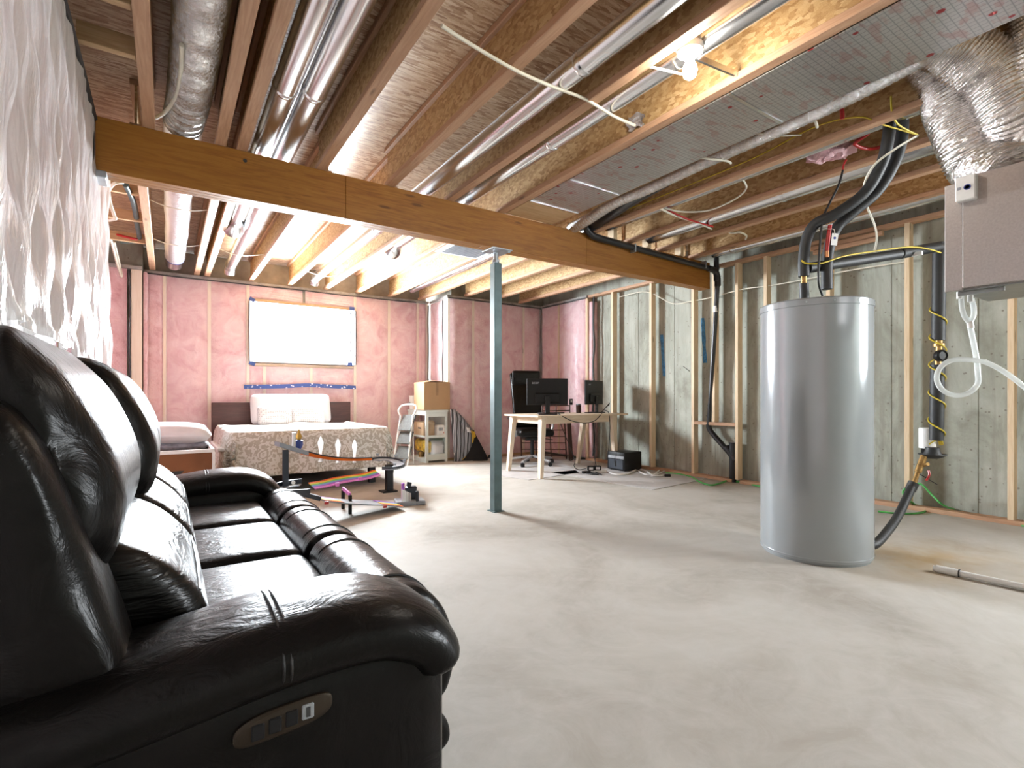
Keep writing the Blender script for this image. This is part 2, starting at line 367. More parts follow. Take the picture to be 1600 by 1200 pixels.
# ================================================================== STRUCTURE
ZB, ZW, ZT, ZC = 2.572, 2.612, 2.835, 2.873      # joist underside, web foot, web top, subfloor
YN, YW, YBP, XS, XC, XL = -2.7, 7.80, 7.10, 5.42, 5.56, -.36
struct(B().box(-1.6, 5.9, -2.9, 8.3, -.15, 0), 'floor', 'slab')
ceiling = struct(B().box(-1.6, 5.9, -2.9, 8.3, ZC, ZC+.03), 'ceiling', 'osb_sub')
def i_joist(x, y0, y1):
    j = B().box(x-.006, x+.006, y0, y1, ZW-.004, ZT+.004).build('joist', 'osb_web', ceiling)
    B().box(x-.031, x+.031, y0, y1, ZB, ZW, .003).build('flange', 'lum_y', j)
    B().box(x-.031, x+.031, y0, y1, ZT, ZC-.001, .003).build('flange', 'lum_y', j)
NEAR = [-.09, .275, .395, .885, 1.385, 1.885, 2.375, 2.895, 3.40, 3.93, 4.44, 4.98]
FAR = [-.155, .315, .43, .945, 1.435, 1.935, 2.40, 2.92, 3.43, 3.91, 4.43, 4.95]
for x in NEAR: i_joist(x, -2.6, 3.72)
for x in FAR: i_joist(x, 3.735, YW-.02 if x < 3.5 else YBP-.02)
# blocking between the first joist and the left wall
for y, a, b in [(2.62, -.34, -.125), (3.0, -.34, -.125), (4.35, -.62, -.19), (5.05, -.62, -.19), (5.8, -.62, -.19), (6.6, -.62, -.19)]:
    B().box(a, b, y-.02, y+.02, ZB+.03, ZB+.12, .002).build('blocking', 'lum_x', ceiling)
B().box(-.36, -.125, 2.1, 2.14, ZB-.0, ZC-.005).build('blocking', 'lvl', ceiling)
B().box(-.70, -.62, 3.9, 7.5, ZB, ZC-.005).build('joist', 'lum_y', ceiling)
# blocks standing over the beam between joists
for a, b in zip(NEAR, NEAR[1:]):
    if b > 3.3 and b != 3.40: B().box(b-.22, b-.17, 3.66, 3.74, ZB+.002, ZC-.005).build('blocking', 'lum_z', ceiling)

def batt(fn, parent, bul=.03):
    """insulation filling one stud bay: bulging pillow between its edges; fn(u,v,d) gives a point"""
    rnd = [random.uniform(-1, 1) for _ in range(6)]
    def f(u, v):
        e = (min(u, 1-u)*6, min(v, 1-v)*14); k = min(1, e[0])**.5*min(1, e[1])**.5
        d = bul*k+.006*k*(math.sin(u*9+rnd[0]*5)+math.sin(v*17+rnd[1]*5)+math.sin(v*31+u*6+rnd[2]*4))
        return fn(u, v, d)
    return B().grid(f, 10, 40).build('insulation_batt', 'pink', parent, 60)
def sheet(fn, parent, nu, nv, amp, mat='vapor', name='vapor_sheet', fold=1.0):
    ph = [random.uniform(0, 6.28) for _ in range(8)]
    def f(u, v):
        d = amp*(math.sin(u*23*fold+ph[0]+2*math.sin(v*3+ph[1]))*.5+math.sin(u*51*fold+ph[2]+1.5*math.sin(v*5+ph[3]))*.3+math.sin(v*11+ph[4]+u*7)*.35)
        return fn(u, v, d)
    return B().grid(f, nu, nv).build(name, mat, parent, 75)

# ---- far wall with the window
wx0, wx1, wz0, wz1 = .935, 2.355, 1.475, 2.295
b = B()
for x0, x1, z0, z1 in [(-.25, wx0, 0, ZB), (wx1, 3.6, 0, ZB), (wx0, wx1, 0, wz0), (wx0, wx1, wz1, ZB)]: b.box(x0, x1, YW+.10, YW+.30, z0, z1)
wall_far = struct(b, 'wall_far', 'cast')
B().box(-.25, 3.6, YW+.09, YW+.14, ZB, ZC-.002).build('rim_board', 'rim', wall_far)
B().box(-.25, 3.6, YW-.03, YW+.10, ZB-.042, ZB-.002, .004).build('top_plate', 'foam', wall_far)
B().box(-.25, 3.6, YW, YW+.09, 0, .038).build('bottom_plate', 'lum_x', wall_far)
for x in (-.03, .457, 2.92, 3.41, 3.575): B().box(x-.019, x+.019, YW, YW+.09, .04, ZB-.044).build('stud', 'pale_z', wall_far)
for x in (.912, 2.378): B().box(x-.019, x+.019, YW, YW+.09, .04, ZB-.044).build('stud', 'pale_z', wall_far)
for x in (1.12, 1.74): B().box(x-.019, x+.019, YW, YW+.09, .04, wz0-.06).build('stud', 'pale_z', wall_far)
B().box(wx0, wx1, YW, YW+.09, wz0-.055, wz0-.017).build('sill_plate', 'lum_x', wall_far)
B().box(wx0, wx1, YW, YW+.09, wz1+.017, wz1+.055).build('header', 'lum_x', wall_far)
def batt_y(x0, x1, z0, z1, Y, par, bul=.03): batt(lambda u, v, d: (x0+(x1-x0)*u, Y+.012-d, z0+(z1-z0)*v), par, bul)
for x0, x1 in [(-.25, -.05), (-.01, .437), (.477, .892), (2.398, 2.90), (2.94, 3.39), (3.43, 3.555)]: batt_y(x0, x1, .04, ZB-.045, YW, wall_far)
for x0, x1 in [(.93, 1.1), (1.14, 1.72), (1.76, 2.36)]: batt_y(x0, x1, .04, wz0-.06, YW, wall_far)
for x0, x1 in [(.93, 1.62), (1.66, 2.36)]: batt_y(x0, x1, wz1+.06, ZB-.045, YW, wall_far, .02)
sheet(lambda u, v, d: (-.02+(wx0-.03+.02)*u, YW-.045-d, .05+(ZB-.09)*v), wall_far, 60, 60, .012)
sheet(lambda u, v, d: (wx1+.03+(3.58-wx1-.03)*u, YW-.045-d, .05+(ZB-.09)*v), wall_far, 60, 60, .010)
sheet(lambda u, v, d: (wx0-.03+(wx1-wx0+.06)*u, YW-.045-d, .05+(wz0-.07)*v), wall_far, 60, 40, .010)
sheet(lambda u, v, d: (wx0-.03+(wx1-wx0+.06)*u, YW-.045-d*.5, wz1+.03+(ZB-.06-wz1)*v), wall_far, 60, 8, .010)
B().tube([(-.24+.3*i, YW-.05, ZB-.05+random.uniform(-.006, .006)) for i in range(13)], .008, 6, 3).build('sealant_bead', 'sealant', wall_far)
# window unit
b = B()
for x0, x1, z0, z1 in [(wx0, wx0+.04, wz0, wz1), (wx1-.04, wx1, wz0, wz1), (wx0+.04, wx1-.04, wz0, wz0+.04), (wx0+.04, wx1-.04, wz1-.04, wz1)]: b.box(x0, x1, YW+.16, YW+.20, z0, z1)
win = struct(b, 'window_1', 'white_pl')
B().box(wx0+.04, wx1-.04, YW+.176, YW+.184, wz0+.04, wz1-.04).build('pane', 'glass', win)
b = B()
b.box(wx0-.008, wx0, YW-.06, YW+.16, wz0, wz1).box(wx1, wx1+.008, YW-.06, YW+.16, wz0, wz1).box(wx0, wx1, YW-.06, YW+.16, wz0-.008, wz0).box(wx0, wx1, YW-.06, YW+.16, wz1, wz1+.008)
b.build('window_liner', 'linen', win)
B().tube([(wx0-.012, YW-.062, wz1), (wx0-.014, YW-.062, 1.9), (wx0-.01, YW-.062, wz0)], .009, 6).build('sealant_bead', 'sealant', win)
B().tube([(wx1+.012, YW-.062, wz1), (wx1+.016, YW-.062, 1.9), (wx1+.012, YW-.062, wz0)], .009, 6).build('sealant_bead', 'sealant', win)
# ---- strip of wall left of the window wall, standing forward
wall_fl = struct(B().box(-1.5, -.25, 7.70, 8.1, 0, ZC-.002), 'wall_far_left', 'cast')
for x in (-.31, -.88): B().box(x-.05 if x > -.5 else x-.02, x+.055 if x > -.5 else x+.02, 7.57, 7.69, 0, ZB-.055, .004).build('stud', 'pale_z', wall_fl)
for x0, x1 in [(-1.45, -.90), (-.86, -.40)]: batt_y(x0, x1, .03, ZB-.05, 7.60, wall_fl)
B().box(-1.5, -.25, 7.56, 7.72, ZB-.05, ZB-.01, .004).build('top_plate', 'foam', wall_fl)
B().tube([(-.375+.008*math.sin(i*1.7), 7.555, .1+i*.24) for i in range(11)], .010, 6, 4).build('sealant_bead', 'sealant', wall_fl)
B().box(-.245, -.20, 7.60, 7.78, .05, ZB-.06, .02, 2).build('insulation_batt', 'pink', wall_fl, 60)
# ---- bump-out to the right of the window wall
wall_br = struct(B().box(3.72, 5.8, YBP+.11, 8.2, 0, ZC-.002), 'wall_far_right', 'cast')
struct_plate = B().box(3.58, 5.45, YBP-.03, YBP+.10, ZB-.042, ZB-.002, .004).build('top_plate', 'foam', wall_br)
B().box(3.60, 5.42, YBP, YBP+.09, 0, .038).build('bottom_plate', 'lum_x', wall_br)
for x in (3.622, 4.06, 4.56, 5.05): B().box(x-.019, x+.019, YBP, YBP+.09, .04, ZB-.044).build('stud', 'pale_z', wall_br)
for x0, x1 in [(3.645, 4.04), (4.08, 4.54), (4.58, 5.03), (5.07, 5.40)]: batt_y(x0, x1, .04, ZB-.045, YBP, wall_br)
B().box(3.60, 3.69, YBP+.10, YW-.03, ZB-.042, ZB-.002, .004).build('top_plate', 'foam', wall_br)
B().box(3.60, 3.69, YBP+.11, YBP+.15, .04, ZB-.044).build('stud', 'pale_z', wall_br)
batt(lambda u, v, d: (3.615-d, YW-.05-(YW-YBP-.20)*u, .04+(ZB-.09)*v), wall_br, .02)
sheet(lambda u, v, d: (3.575-d, YW-.05-(YW-YBP-.06)*u, .05+(ZB-.09)*v), wall_br, 30, 40, .008)
sheet(lambda u, v, d: (3.58+(5.38-3.58)*u, YBP-.045-d, .05+(ZB-.09)*v), wall_br, 70, 50, .008)
for p in ([(3.57, YW-.06), (3.57, YW-.055)], [(3.572, YBP+.12), (3.574, YBP+.11)]):
    B().tube([(p[i % 2][0]+.004*math.sin(i*2), p[i % 2][1], .1+i*.24) for i in range(11)], .009, 6, 3).build('sealant_bead', 'sealant', wall_br)
B().tube([(3.58+.2*i, YBP-.055, ZB-.05+random.uniform(-.006, .006)) for i in range(10)], .009, 6, 3).build('sealant_bead', 'sealant', wall_br)
# ---- right wall: cast concrete, framing, insulated end
b = B()
for y0, y1, z0, z1 in ((-2.9, -2.35, 0, ZC-.002), (-.35, 8.3, 0, ZC-.002), (-2.35, -.35, 0, 1.25), (-2.35, -.35, 2.35, ZC-.002)): b.box(XC, XC+.25, y0, y1, z0, z1)
wall_r = struct(b, 'wall_right', 'cast')
for y in (5.0, 4.38, 3.77, 3.16, 2.55, 1.94, 1.33, .72):
    B().box(XC-.004, XC+.01, y-.004, y+.004, .02, 2.5).build('form_line', 'cast', wall_r)
    for z in (.35, .95, 1.55, 2.15): B().lathe([(.011, 0), (.010, .004), (.003, .004)], (XC-.001, y+random.uniform(-.02, .02), z+random.uniform(-.05, .05)), 10, Euler((0, -PI/2, 0))).build('form_tie', 'cast', wall_r)
def stud_r(y, z0=.038, z1=2.534, wdt=.038, mat='lum_z'): B().box(XS, XS+.089, y-wdt/2, y+wdt/2, z0, z1, .002).build('stud', mat, wall_r)
for y in (5.38, 4.66, 3.99, 3.40, 3.06, 2.42, 1.77, 1.10, .45, -.2): stud_r(y)
stud_r(3.70, .69)
stud_r(5.93, .038, 2.534, .05)
B().box(XS+.0, XS+.089, 3.42, 3.97, .65, .688, .002).build('crosspiece', 'lum_y', wall_r)
B().box(XS, XS+.089, -2.6, 3.62, ZB-.04, ZB-.002, .002).build('top_plate', 'lum_y', wall_r)
B().box(XS, XS+.089, 3.80, 5.95, ZB-.04, ZB-.002, .002).build('top_plate', 'lum_y', wall_r)
for y0, y1 in ((-2.6, 3.36), (3.46, 5.95)): B().box(XS-.005, XS+.089, y0, y1, 0, .038, .002).build('bottom_plate', 'lum_y', wall_r)
B().box(XS-.02, XS+.02, 1.95, 2.62, ZB-.10, ZB-.06, .003).build('scrap_board', 'lum_y', wall_r)
B().box(XS-.03, XS+.01, 2.0, 2.55, ZB-.145, ZB-.105, .003).build('scrap_board', 'lum_y', wall_r)
def batt_x(y0, y1, z0, z1, X, par): batt(lambda u, v, d: (X+.012-d, y0+(y1-y0)*u, z0+(z1-z0)*v), par)
for y0, y1 in [(5.96, 6.60), (6.64, 7.08)]: batt_x(y0, y1, .04, ZB-.045, XS-.0, wall_r)
B().box(XS+.02, XC-.002, 5.82, 5.90, .04, ZB-.1, .02, 2).build('insulation_batt', 'pink', wall_r, 60)
stud_r(6.62)
B().box(XS-.03, XS+.09, 5.90, 7.12, ZB-.042, ZB-.003, .004).build('top_plate', 'foam', wall_r)
sheet(lambda u, v, d: (XS-.045-d, 5.94+1.12*u, .05+(ZB-.09)*v), wall_r, 50, 50, .010)
B().tube([(XS-.035+.006*math.sin(i*2.1), 7.06, .08+i*.245) for i in range(11)], .012, 6, 3).build('sealant_bead', 'sealant', wall_r)
B().tube([(XS+.02+.008*math.sin(i*1.9), 5.79+.012*math.cos(i*2.3), .08+i*.245) for i in range(11)], .017, 6, 3).build('sealant_bead', 'sealant', wall_r)
B().tube([(XS-.055, 5.9+.12*i, ZB-.05+random.uniform(-.006, .006)) for i in range(10)], .009, 6, 3).build('sealant_bead', 'sealant', wall_r)
for x, y0, y1 in ((1034, 523, 588), (1098, 497, 567)):
    b = B(); secs = []
    for i in range(9):
        p = PX(x+4*i/8, y0+(y1-y0)*i/8, XC); ww = random.uniform(.016, .030)
        secs.append([(XC-.003, p.y-ww, p.z), (XC-.003, p.y+ww, p.z)])
    b.loft(secs, False, False).build('paint_mark', 'bluepaint', wall_r)
p = PX(1073, 577, XC); B().bar((XC-.004, p.y+.05, p.z+.04), (XC-.004, p.y-.05, p.z-.03), .012, .002).build('chalk_mark', 'black_mark', wall_r)
# ---- left wall under wrinkled poly
wall_l = struct(B().box(XL-.25, XL-.10, -2.9, 4.42, 0, ZC-.002), 'wall_left', 'cast')
for y in [4.40-.49*i for i in range(15)]: B().box(XL-.10, XL-.02, y-.019, y+.019, .02, ZB-.03).build('stud', 'lum_z', wall_l)
for i in range(14): batt(lambda u, v, d, i=i: (XL-.05+d*.8, 4.38-.49*i-.45*u, .04+(ZB-.09)*v), wall_l, .03)
def poly(u, v):
    y = -1.6+6.05*u; z = 1.19+(ZB+.05-1.19)*v if y < 2.68 else .05+(ZB-.0)*v
    return y, z
def folds(y, z):
    k = .35+.65*max(0, 1-(z-1.0)/1.7)
    a = abs(math.sin(y*10.5+.5*math.sin(z*2.1)+.6*math.sin(z*4.7+y)))**1.6
    b_ = abs(math.sin(y*23+1.1*math.sin(z*3.1+y*2)+z*.8))**2
    c_ = math.sin(y*53+z*7+2*math.sin(z*5))
    return .012+k*(.026*a+.016*b_)+.004*c_+.006*math.sin(z*19+y*13)
B().grid(lambda u, v: (XL+.0+folds(-1.6+4.3*u, 1.18+1.44*v)+(.012*abs(math.sin(u*150)) if v < .03 else 0), -1.6+4.3*u, 1.18+.012*math.sin(u*90)+1.38*v), 330, 60).build('poly_sheet', 'poly', wall_l, 80)
B().grid(lambda u, v: (XL+folds(2.7+1.75*u, .05+2.5*v), 2.7+1.75*u, .05+2.5*v), 140, 100).build('poly_sheet', 'poly', wall_l, 80)
B().grid(lambda u, v: (XL-.006+.005*math.sin(u*37), -1.6+4.3*u, .05+1.2*v), 60, 10).build('poly_sheet', 'poly', wall_l, 80)
B().tube([(XL+.02+.006*math.sin(i), -1.5+.6*i, ZB-.02) for i in range(11)], .012, 6, 3).build('sealant_bead', 'sealant', wall_l)
struct(B().box(-1.6, -1.5, 4.42, 8.1, 0, ZC-.002), 'wall_left_recess', 'pink')
struct(B().box(-1.5, XL-.25, 4.30, 4.42, 0, ZC-.002), 'wall_left_return', 'pink')
# ---- near wall behind the viewer; added side window in the right wall, unseen, to brighten the room
struct(B().box(-1.6, 5.9, -2.9, -2.6, 0, ZC-.002), 'wall_near', 'cast')
b = B()
for y0, y1, z0, z1 in ((-2.35, -2.31, 1.25, 2.35), (-.39, -.35, 1.25, 2.35), (-2.31, -.39, 1.25, 1.29), (-2.31, -.39, 2.31, 2.35)): b.box(XC+.10, XC+.15, y0, y1, z0, z1)
w2 = struct(b, 'added_window_2', 'white_pl'); B().box(XC+.12, XC+.128, -2.31, -.39, 1.29, 2.31).build('pane', 'glass', w2)

# ================================================================== OVERHEAD SERVICES
BX0, BX1 = -.335, 5.30
t = T('support_beam', 'orange-brown laminated timber beam crossing the whole room under the joists', 'beam', (2.4, 3.7, 2.265))
for i in range(3):
    y = 3.662+i*.044
    xs = [BX0, 1.05, 3.35, BX1] if i == 0 else [BX0, 2.2, BX1]
    for a, b_ in zip(xs, xs[1:]): t.part(B().box(a+.0008, b_-.0008, y, y+.0432, 2.265, 2.570, .002), 'beam_ply', 'lvl')
t.part(B().cyl(PY(383, 251, 3.661), PY(383, 251, 3.661)+Vector((0, -.002, 0)), .012, None, 12), 'knot', 'black_mark')
t.part(B().box(BX0-.02, BX0+.05, 3.645, 3.80, 2.225, 2.265, .004), 'end_plate', 'zinc')
t.part(B().box(BX0-.02, BX0-.002, 3.63, 3.66, 2.225, 2.56), 'end_strap', 'black_mark')
t = T('steel_post', 'green-grey square steel post holding up the timber beam', 'post', (2.37, 3.75, 0))
t.part(B().box(2.332, 2.408, 3.712, 3.788, .006, 2.155, .004), 'tube', 'post')
t.part(B().box(2.315, 2.425, 3.695, 3.805, 0, .006), 'base_plate', 'post')
t.part(B().cyl((2.37, 3.75, 2.155), (2.37, 3.75, 2.25), .022, None, 16), 'jack_screw', 'zinc', None, 40)
t.part(B().lathe([(.001, 0), (.035, 0), (.035, .02), (.001, .02)], (2.37, 3.75, 2.165), 6), 'nut', 'zinc')
tp = t.part(B().box(2.27, 2.47, 3.64, 3.82, 2.253, 2.264, .002), 'top_plate', 'zinc')
for dx in (-.08, .08): t.part(B().lathe([(.010, 0), (.010, -.012), (.001, -.012)], (2.37+dx, 3.66, 2.253), 6), 'bolt', 'zinc', tp)

def round_duct(x, z, r, y0, y1, label, seams=(), end=None, hang=(), group=None):
    t = T('round_duct', label, 'duct', (x, y0, z), group)
    t.part(B().cyl((x, y0, z), (x, y1, z), r, None, 32), 'pipe', 'galv', None, 40)
    for y in seams: t.part(B().lathe([(r+.001, -.02), (r+.004, -.012), (r+.004, .012), (r+.001, .02)], (x, y, z), 32, Euler((PI/2, 0, 0))), 'joint', 'galv', None, 40)
    if end == 'elbow': t.part(B().tube([(x, y1-.05, z), (x, y1+.04, z-.02), (x+.0, y1+.09, z-.085)], r*1.03, 20, 6), 'elbow', 'galv', None, 40)
    if end == 'boot':
        t.part(B().loft([[(x+math.cos(a)*r*k, y1+d, z+math.sin(a)*r*k-dz) for a in [2*PI*i/24 for i in range(24)]] for k, d, dz in ((1.02, -.02, 0), (1.02, .05, 0), (1.25, .11, .02), (1.5, .16, .04), (1.52, .20, .05))]), 'boot', 'galv', None, 30)
    for y, a, b_ in hang: t.part(B().tube([(a, y, ZW+.03), (x-r-.01, y, z-r-.004), (x, y, z-r-.008), (x+r+.01, y, z-r-.004), (b_, y, ZW+.03)], .004, 6, 3), 'hanger', 'wire_w')
    return t
hn = [(4.9, .44, .93), (6.3, .44, .93)]
round_duct(.525, 2.665, .062, -2.5, 5.35, 'left one of the twin galvanised ducts, with a flared end boot', (1.2, 2.95, 4.6), 'boot', [(4.75, .46, .92)])
round_duct(.663, 2.665, .062, -2.5, 7.4, 'right one of the twin galvanised ducts, ending in an elbow at the window wall', (1.4, 2.9, 4.6), 'elbow', [(6.5, .46, .92)])
round_duct(1.72, 2.665, .062, -2.5, 7.45, 'round galvanised duct two bays left of the lit bulb', (1.9, 4.9), 'elbow', [(4.7, 1.47, 1.9), (7.0, 1.47, 1.9)])
round_duct(2.08, 2.668, .06, -2.5, 5.25, 'round galvanised duct running right above the lit bulb, flared at its far end', (2.6, 4.5), 'boot', [(4.6, 1.97, 2.37)])
round_duct(3.56, 2.675, .062, -2.5, 3.6, 'galvanised duct beside the joist where the black heater pipes rise', (2.4,))
round_duct(4.17, 2.665, .072, -2.5, 3.6, 'pale galvanised duct in the second bay from the concrete wall', (2.2,), None, ())
round_duct(5.21, 2.655, .066, -2.5, 3.55, 'galvanised duct tucked over the stud wall top plate', (3.3, 1.8))
round_duct(3.16, 2.665, .055, 4.2, 7.45, 'short white-lit duct near the alcove corner above the cabinet', (5.5,), None)
# insulated flexible duct on the left, crossing over the beam
def ribbed(f, n_): return lambda u: f*(1+.035*math.sin(u*n_*2*PI))
t = T('insulated_duct', 'insulated foil flexible duct at the left ceiling crossing over the beam', 'duct', (.085, 2, 2.7))
t.part(B().tube([(.13, -2.2, 2.705), (.13, 0, 2.705), (.125, 2.2, 2.70), (.105, 3.3, 2.695), (.08, 3.75, 2.695)], ribbed(.106, 170), 24, 90), 'foil_jacket', 'foil', None, 80)
t.part(B().tube([(.08, 3.75, 2.695), (.085, 4.6, 2.69), (.075, 5.1, 2.70), (.08, 6.0, 2.69), (.075, 6.9, 2.69), (.075, 7.35, 2.685)], lambda u: .103*(1+.03*math.sin(u*41)), 24, 14), 'lit_jacket', 'sleeve', None, 80)  # far run of the same jacket, its lit look put into the colour
t.part(B().tube([(.075, 7.33, 2.685), (.075, 7.42, 2.683), (.07, 7.6, 2.66)], .098, 24, 4), 'collar', 'galv', None, 60)
t.part(B().tube([(.075, 7.31, 2.685), (.075, 7.345, 2.685)], .106, 24, 2, False), 'blue_tape_wrap', 'tape', None, 60)
for y in (5.15, 6.4): t.part(B().tube([(-.12, y, 2.62), (-.03, y, 2.592), (.08, y, 2.582), (.19, y, 2.592), (.29, y, 2.62)], .004, 6, 3), 'hanger', 'wire_w')
# foil faced return-air panels under one joist bay
t = T('foil_air_panel', 'foil-faced board with grid and red print closing one joist bay', 'panel', (2.65, 1.4, ZB))
for y0, y1 in ((-2.5, 1.545), (1.555, 2.815), (2.825, 3.30)): t.part(B().box(2.41, 2.915, y0, y1, ZB-.006, ZB-.001), 'panel_sheet', 'foilpanel')
for y in (1.55, 2.82, 3.30): t.part(B().box(2.41, 2.915, y-.009, y+.009, ZB-.010, ZB-.006), 'seam_strip', 'galv')
t.part(B().box(2.41, 2.915, 3.31, 3.655, ZB-.001, ZB+.012), 'end_board', 'lum_x')
# small flexible duct beside the panel
pts = [PZ(1441, 90, 2.60), PZ(1350, 140, 2.60), PZ(1230, 197, 2.60), PZ(1110, 250, 2.61), PZ(1020, 292, 2.61), PZ(960, 318, 2.60), PZ(920, 342, 2.59), PZ(893, 357, 2.605)]
t = T('flexible_duct', 'thin silver flexible duct running along the edge of the foil panel', 'duct', pts[4])
t.part(B().tube(pts, lambda u: (.040+.014*max(0, (u-.7)/.3))*(1+.05*math.sin(u*420)), 18, 40), 'foil_hose', 'foil', None, 80)
# black duct beside it
pts = [PZ(1040, 283, 2.65), PZ(990, 312, 2.64), PZ(940, 345, 2.62), PZ(912, 362, 2.62)]
tag(B().tube(pts, .045, 14, 6).build('vent_pipe', 'abs', None, 60), 'black pipe end beside the small silver duct above the beam', 'pipe')
# black drain line along the beam face, down the stud wall
t = T('drain_pipe', 'black plastic drain pipe along the beam top and down inside the stud wall', 'pipe', (5.36, 3.58, 0))
t.part(B().tube([(3.28, 3.60, 2.60), (3.34, 3.61, 2.56), (3.45, 3.615, 2.535), (3.9, 3.617, 2.523)], .033, 16), 'upper_bend', 'abs', None, 60)
t.part(B().cyl((3.85, 3.617, 2.524), (5.36, 3.617, 2.482), .030), 'sloped_run', 'abs', None, 60)
t.part(B().tube([(5.20, 3.617, 2.487), (5.33, 3.617, 2.47), (5.38, 3.617, 2.40), (5.385, 3.617, 2.30)], .036, 16), 'elbow', 'abs', None, 60)
t.part(B().cyl((5.36, 3.617, 2.36), (5.36, 3.617, 2.72), .030), 'riser', 'abs', None, 60)
t.part(B().cyl((5.385, 3.617, 2.34), (5.40, 3.74, .70) if False else (5.445, 3.78, .62), .026), 'drop', 'abs', None, 60)
t.part(B().tube([(5.445, 3.78, .66), (5.45, 3.76, .58), (5.455, 3.62, .44), (5.46, 3.52, .34)], .032, 16), 'offset', 'abs', None, 60)
t.part(B().cyl((5.462, 3.56, .40), (5.466, 3.44, .26), .040), 'wye', 'abs', None, 60)
t.part(B().cyl((5.468, 3.475, 0), (5.468, 3.475, .46), .040), 'standpipe', 'abs', None, 60)
t.part(B().cyl((5.395, 3.652, 2.0), (5.392, 3.648, 2.07), .0285), 'white_label', 'paper', None, 60)
for x in (3.95, 5.12): t.part(B().box(x-.008, x+.008, 3.583, 3.655, 2.47, 2.555, .002), 'strap', 'zinc')
# porcelain lamp holder with lit bulb
lx, ly = 2.015, 1.498
t = T('ceiling_lamp', 'bare lit bulb in a white porcelain holder between the joists', 'lamp', (lx, ly, 2.6))
t.part(B().lathe([(.001, .045), (.060, .045), (.062, .03), (.058, .015), (.030, .008), (.026, -.012), (.001, -.012)], (lx, ly, 2.585), 32), 'holder', 'porcelain', None, 50)
t.part(B().lathe([(.013, 0), (.016, -.015), (.030, -.045), (.033, -.065), (.027, -.088), (.012, -.1), (.001, -.101)], (lx, ly, 2.578), 24), 'bulb', 'bulb', None, 60)
t.part(B().lathe([(.001, .05), (.05, .05), (.05, 0), (.001, 0)], (lx, ly, 2.632), 8), 'outlet_box', 'galv')
t.part(B().bar((1.918, ly+.02, 2.60), (2.342, ly-.03, 2.60), .028, .012, (0, 1, 0)), 'mounting_bar', 'galv')
# added lamp, hidden between the far joists to brighten the far end
t = T('ceiling_lamp', 'added bulb hidden high between the far joists above the bed foot', 'lamp', (2.16, 6.3, ZC))
t.part(B().lathe([(.001, 0), (.060, 0), (.062, -.012), (.030, -.025), (.026, -.04), (.001, -.04)], (2.16, 6.3, ZC-.001), 24), 'holder', 'porcelain', None, 50)
t.part(B().lathe([(.013, 0), (.016, -.010), (.028, -.035), (.030, -.05), (.024, -.068), (.001, -.075)], (2.16, 6.3, ZC-.035), 20), 'bulb', 'bulb', None, 60)
# white register in the far ceiling
t = T('ceiling_register', 'white framed air grille under the far joists beside the beam', 'register', (2.66, 4.9, ZB))
t.part(B().box(2.39, 2.93, 4.62, 5.02, ZB-.014, ZB-.002, .003), 'frame', 'white_pl')
for i in range(9): t.part(B().box(2.45, 2.87, 4.675+i*.034, 4.695+i*.034, ZB-.020, ZB-.013), 'slat', 'grey_pl')
# cables
def cable(name, label, mat, pts, r=.005, k=8): return tag(B().tube(pts, r, 8, k).build(name, mat, None, 80), label, 'cable')
cable('cable', 'white cable crossing four joists from the top edge to the foil patch', 'wire_w', [PZ(690, 40, 2.566), PZ(740, 72, 2.566), PZ(806, 110, 2.566), PZ(860, 134, 2.60), PZ(908, 152, 2.59), PZ(932, 165, 2.562), PZ(960, 182, 2.60), PZ(992, 196, 2.60)], .0085)
fp = B().grid(lambda u, v: PX(981+26*u+3*math.sin(v*9), 183+22*v-8*u+3*math.sin(u*8), 2.360)+Vector((-.008*math.sin(u*7)*math.sin(v*6)-.006, 0, 0)), 10, 10)
tag(fp.build('foil_patch', 'foil', None, 60), 'crumpled foil patch stuck on the joist beside the bulb', 'patch')
cable('cable', 'thin cable with a loop left of the lit bulb', 'wire_w', [PZ(1015, 104, 2.60), PZ(1045, 111, 2.59), PZ(1065, 116, 2.60)], .006)
cable('cable', 'short white cable hanging below the silver flexible duct', 'wire_w', [PZ(1095, 246, 2.585), PZ(1115, 249, 2.57), PZ(1134, 251, 2.575), PZ(1142, 255, 2.60)], .008)
cable('cable', 'white cable end sticking out of the joist near the red pipe', 'wire_w', [PZ(1272, 186, 2.62), PZ(1275, 192, 2.60), PZ(1277, 199, 2.59)], .008)
cable('cable', 'pale thin cable sagging from the foil duct to the joist hole', 'wire_w', [PZ(1180, 208, 2.60), PZ(1215, 212, 2.60), PZ(1252, 211, 2.62)], .0045)
cable('cable', 'white cable drooping in a curve between two joists above the beam end', 'wire_w', [PZ(1040, 326, 2.60), PZ(1070, 331, 2.575), PZ(1110, 328, 2.565), PZ(1150, 310, 2.59), PZ(1166, 294, 2.60), PZ(1160, 280, 2.62)], .007)
cable('cable', 'white cable hanging by the joist nearest the beam end', 'wire_w', [(4.45, 3.0, 2.78), PZ(1138, 362, 2.62), PZ(1156, 363, 2.60), PZ(1166, 368, 2.58), PZ(1165, 374, 2.57)], .009)
cable('cable', 'white cable crossing under a joist beside a red pipe', 'wire_w', [PZ(1028, 324, 2.60), PZ(1050, 335, 2.565), PZ(1066, 341, 2.60), PZ(1090, 348, 2.568), PZ(1112, 358, 2.60)], .008)
cable('yellow_cable', 'thin yellow cable stapled along the joist side towards the silver ducts', 'wire_y', [(3.385, 3.5, 2.66), (3.385, 2.6, 2.655), (3.385, 2.0, 2.66), (3.385, 1.6, 2.70), PZ(1340, 183, 2.62), PZ(1380, 195, 2.585), PZ(1432, 210, 2.56)], .0045)
cable('yellow_cable', 'yellow cable looping down from the joist above the black pipes', 'wire_y', [PZ(1392, 150, 2.66), PZ(1394, 175, 2.60), PZ(1404, 195, 2.58), PZ(1434, 211, 2.56)], .005)
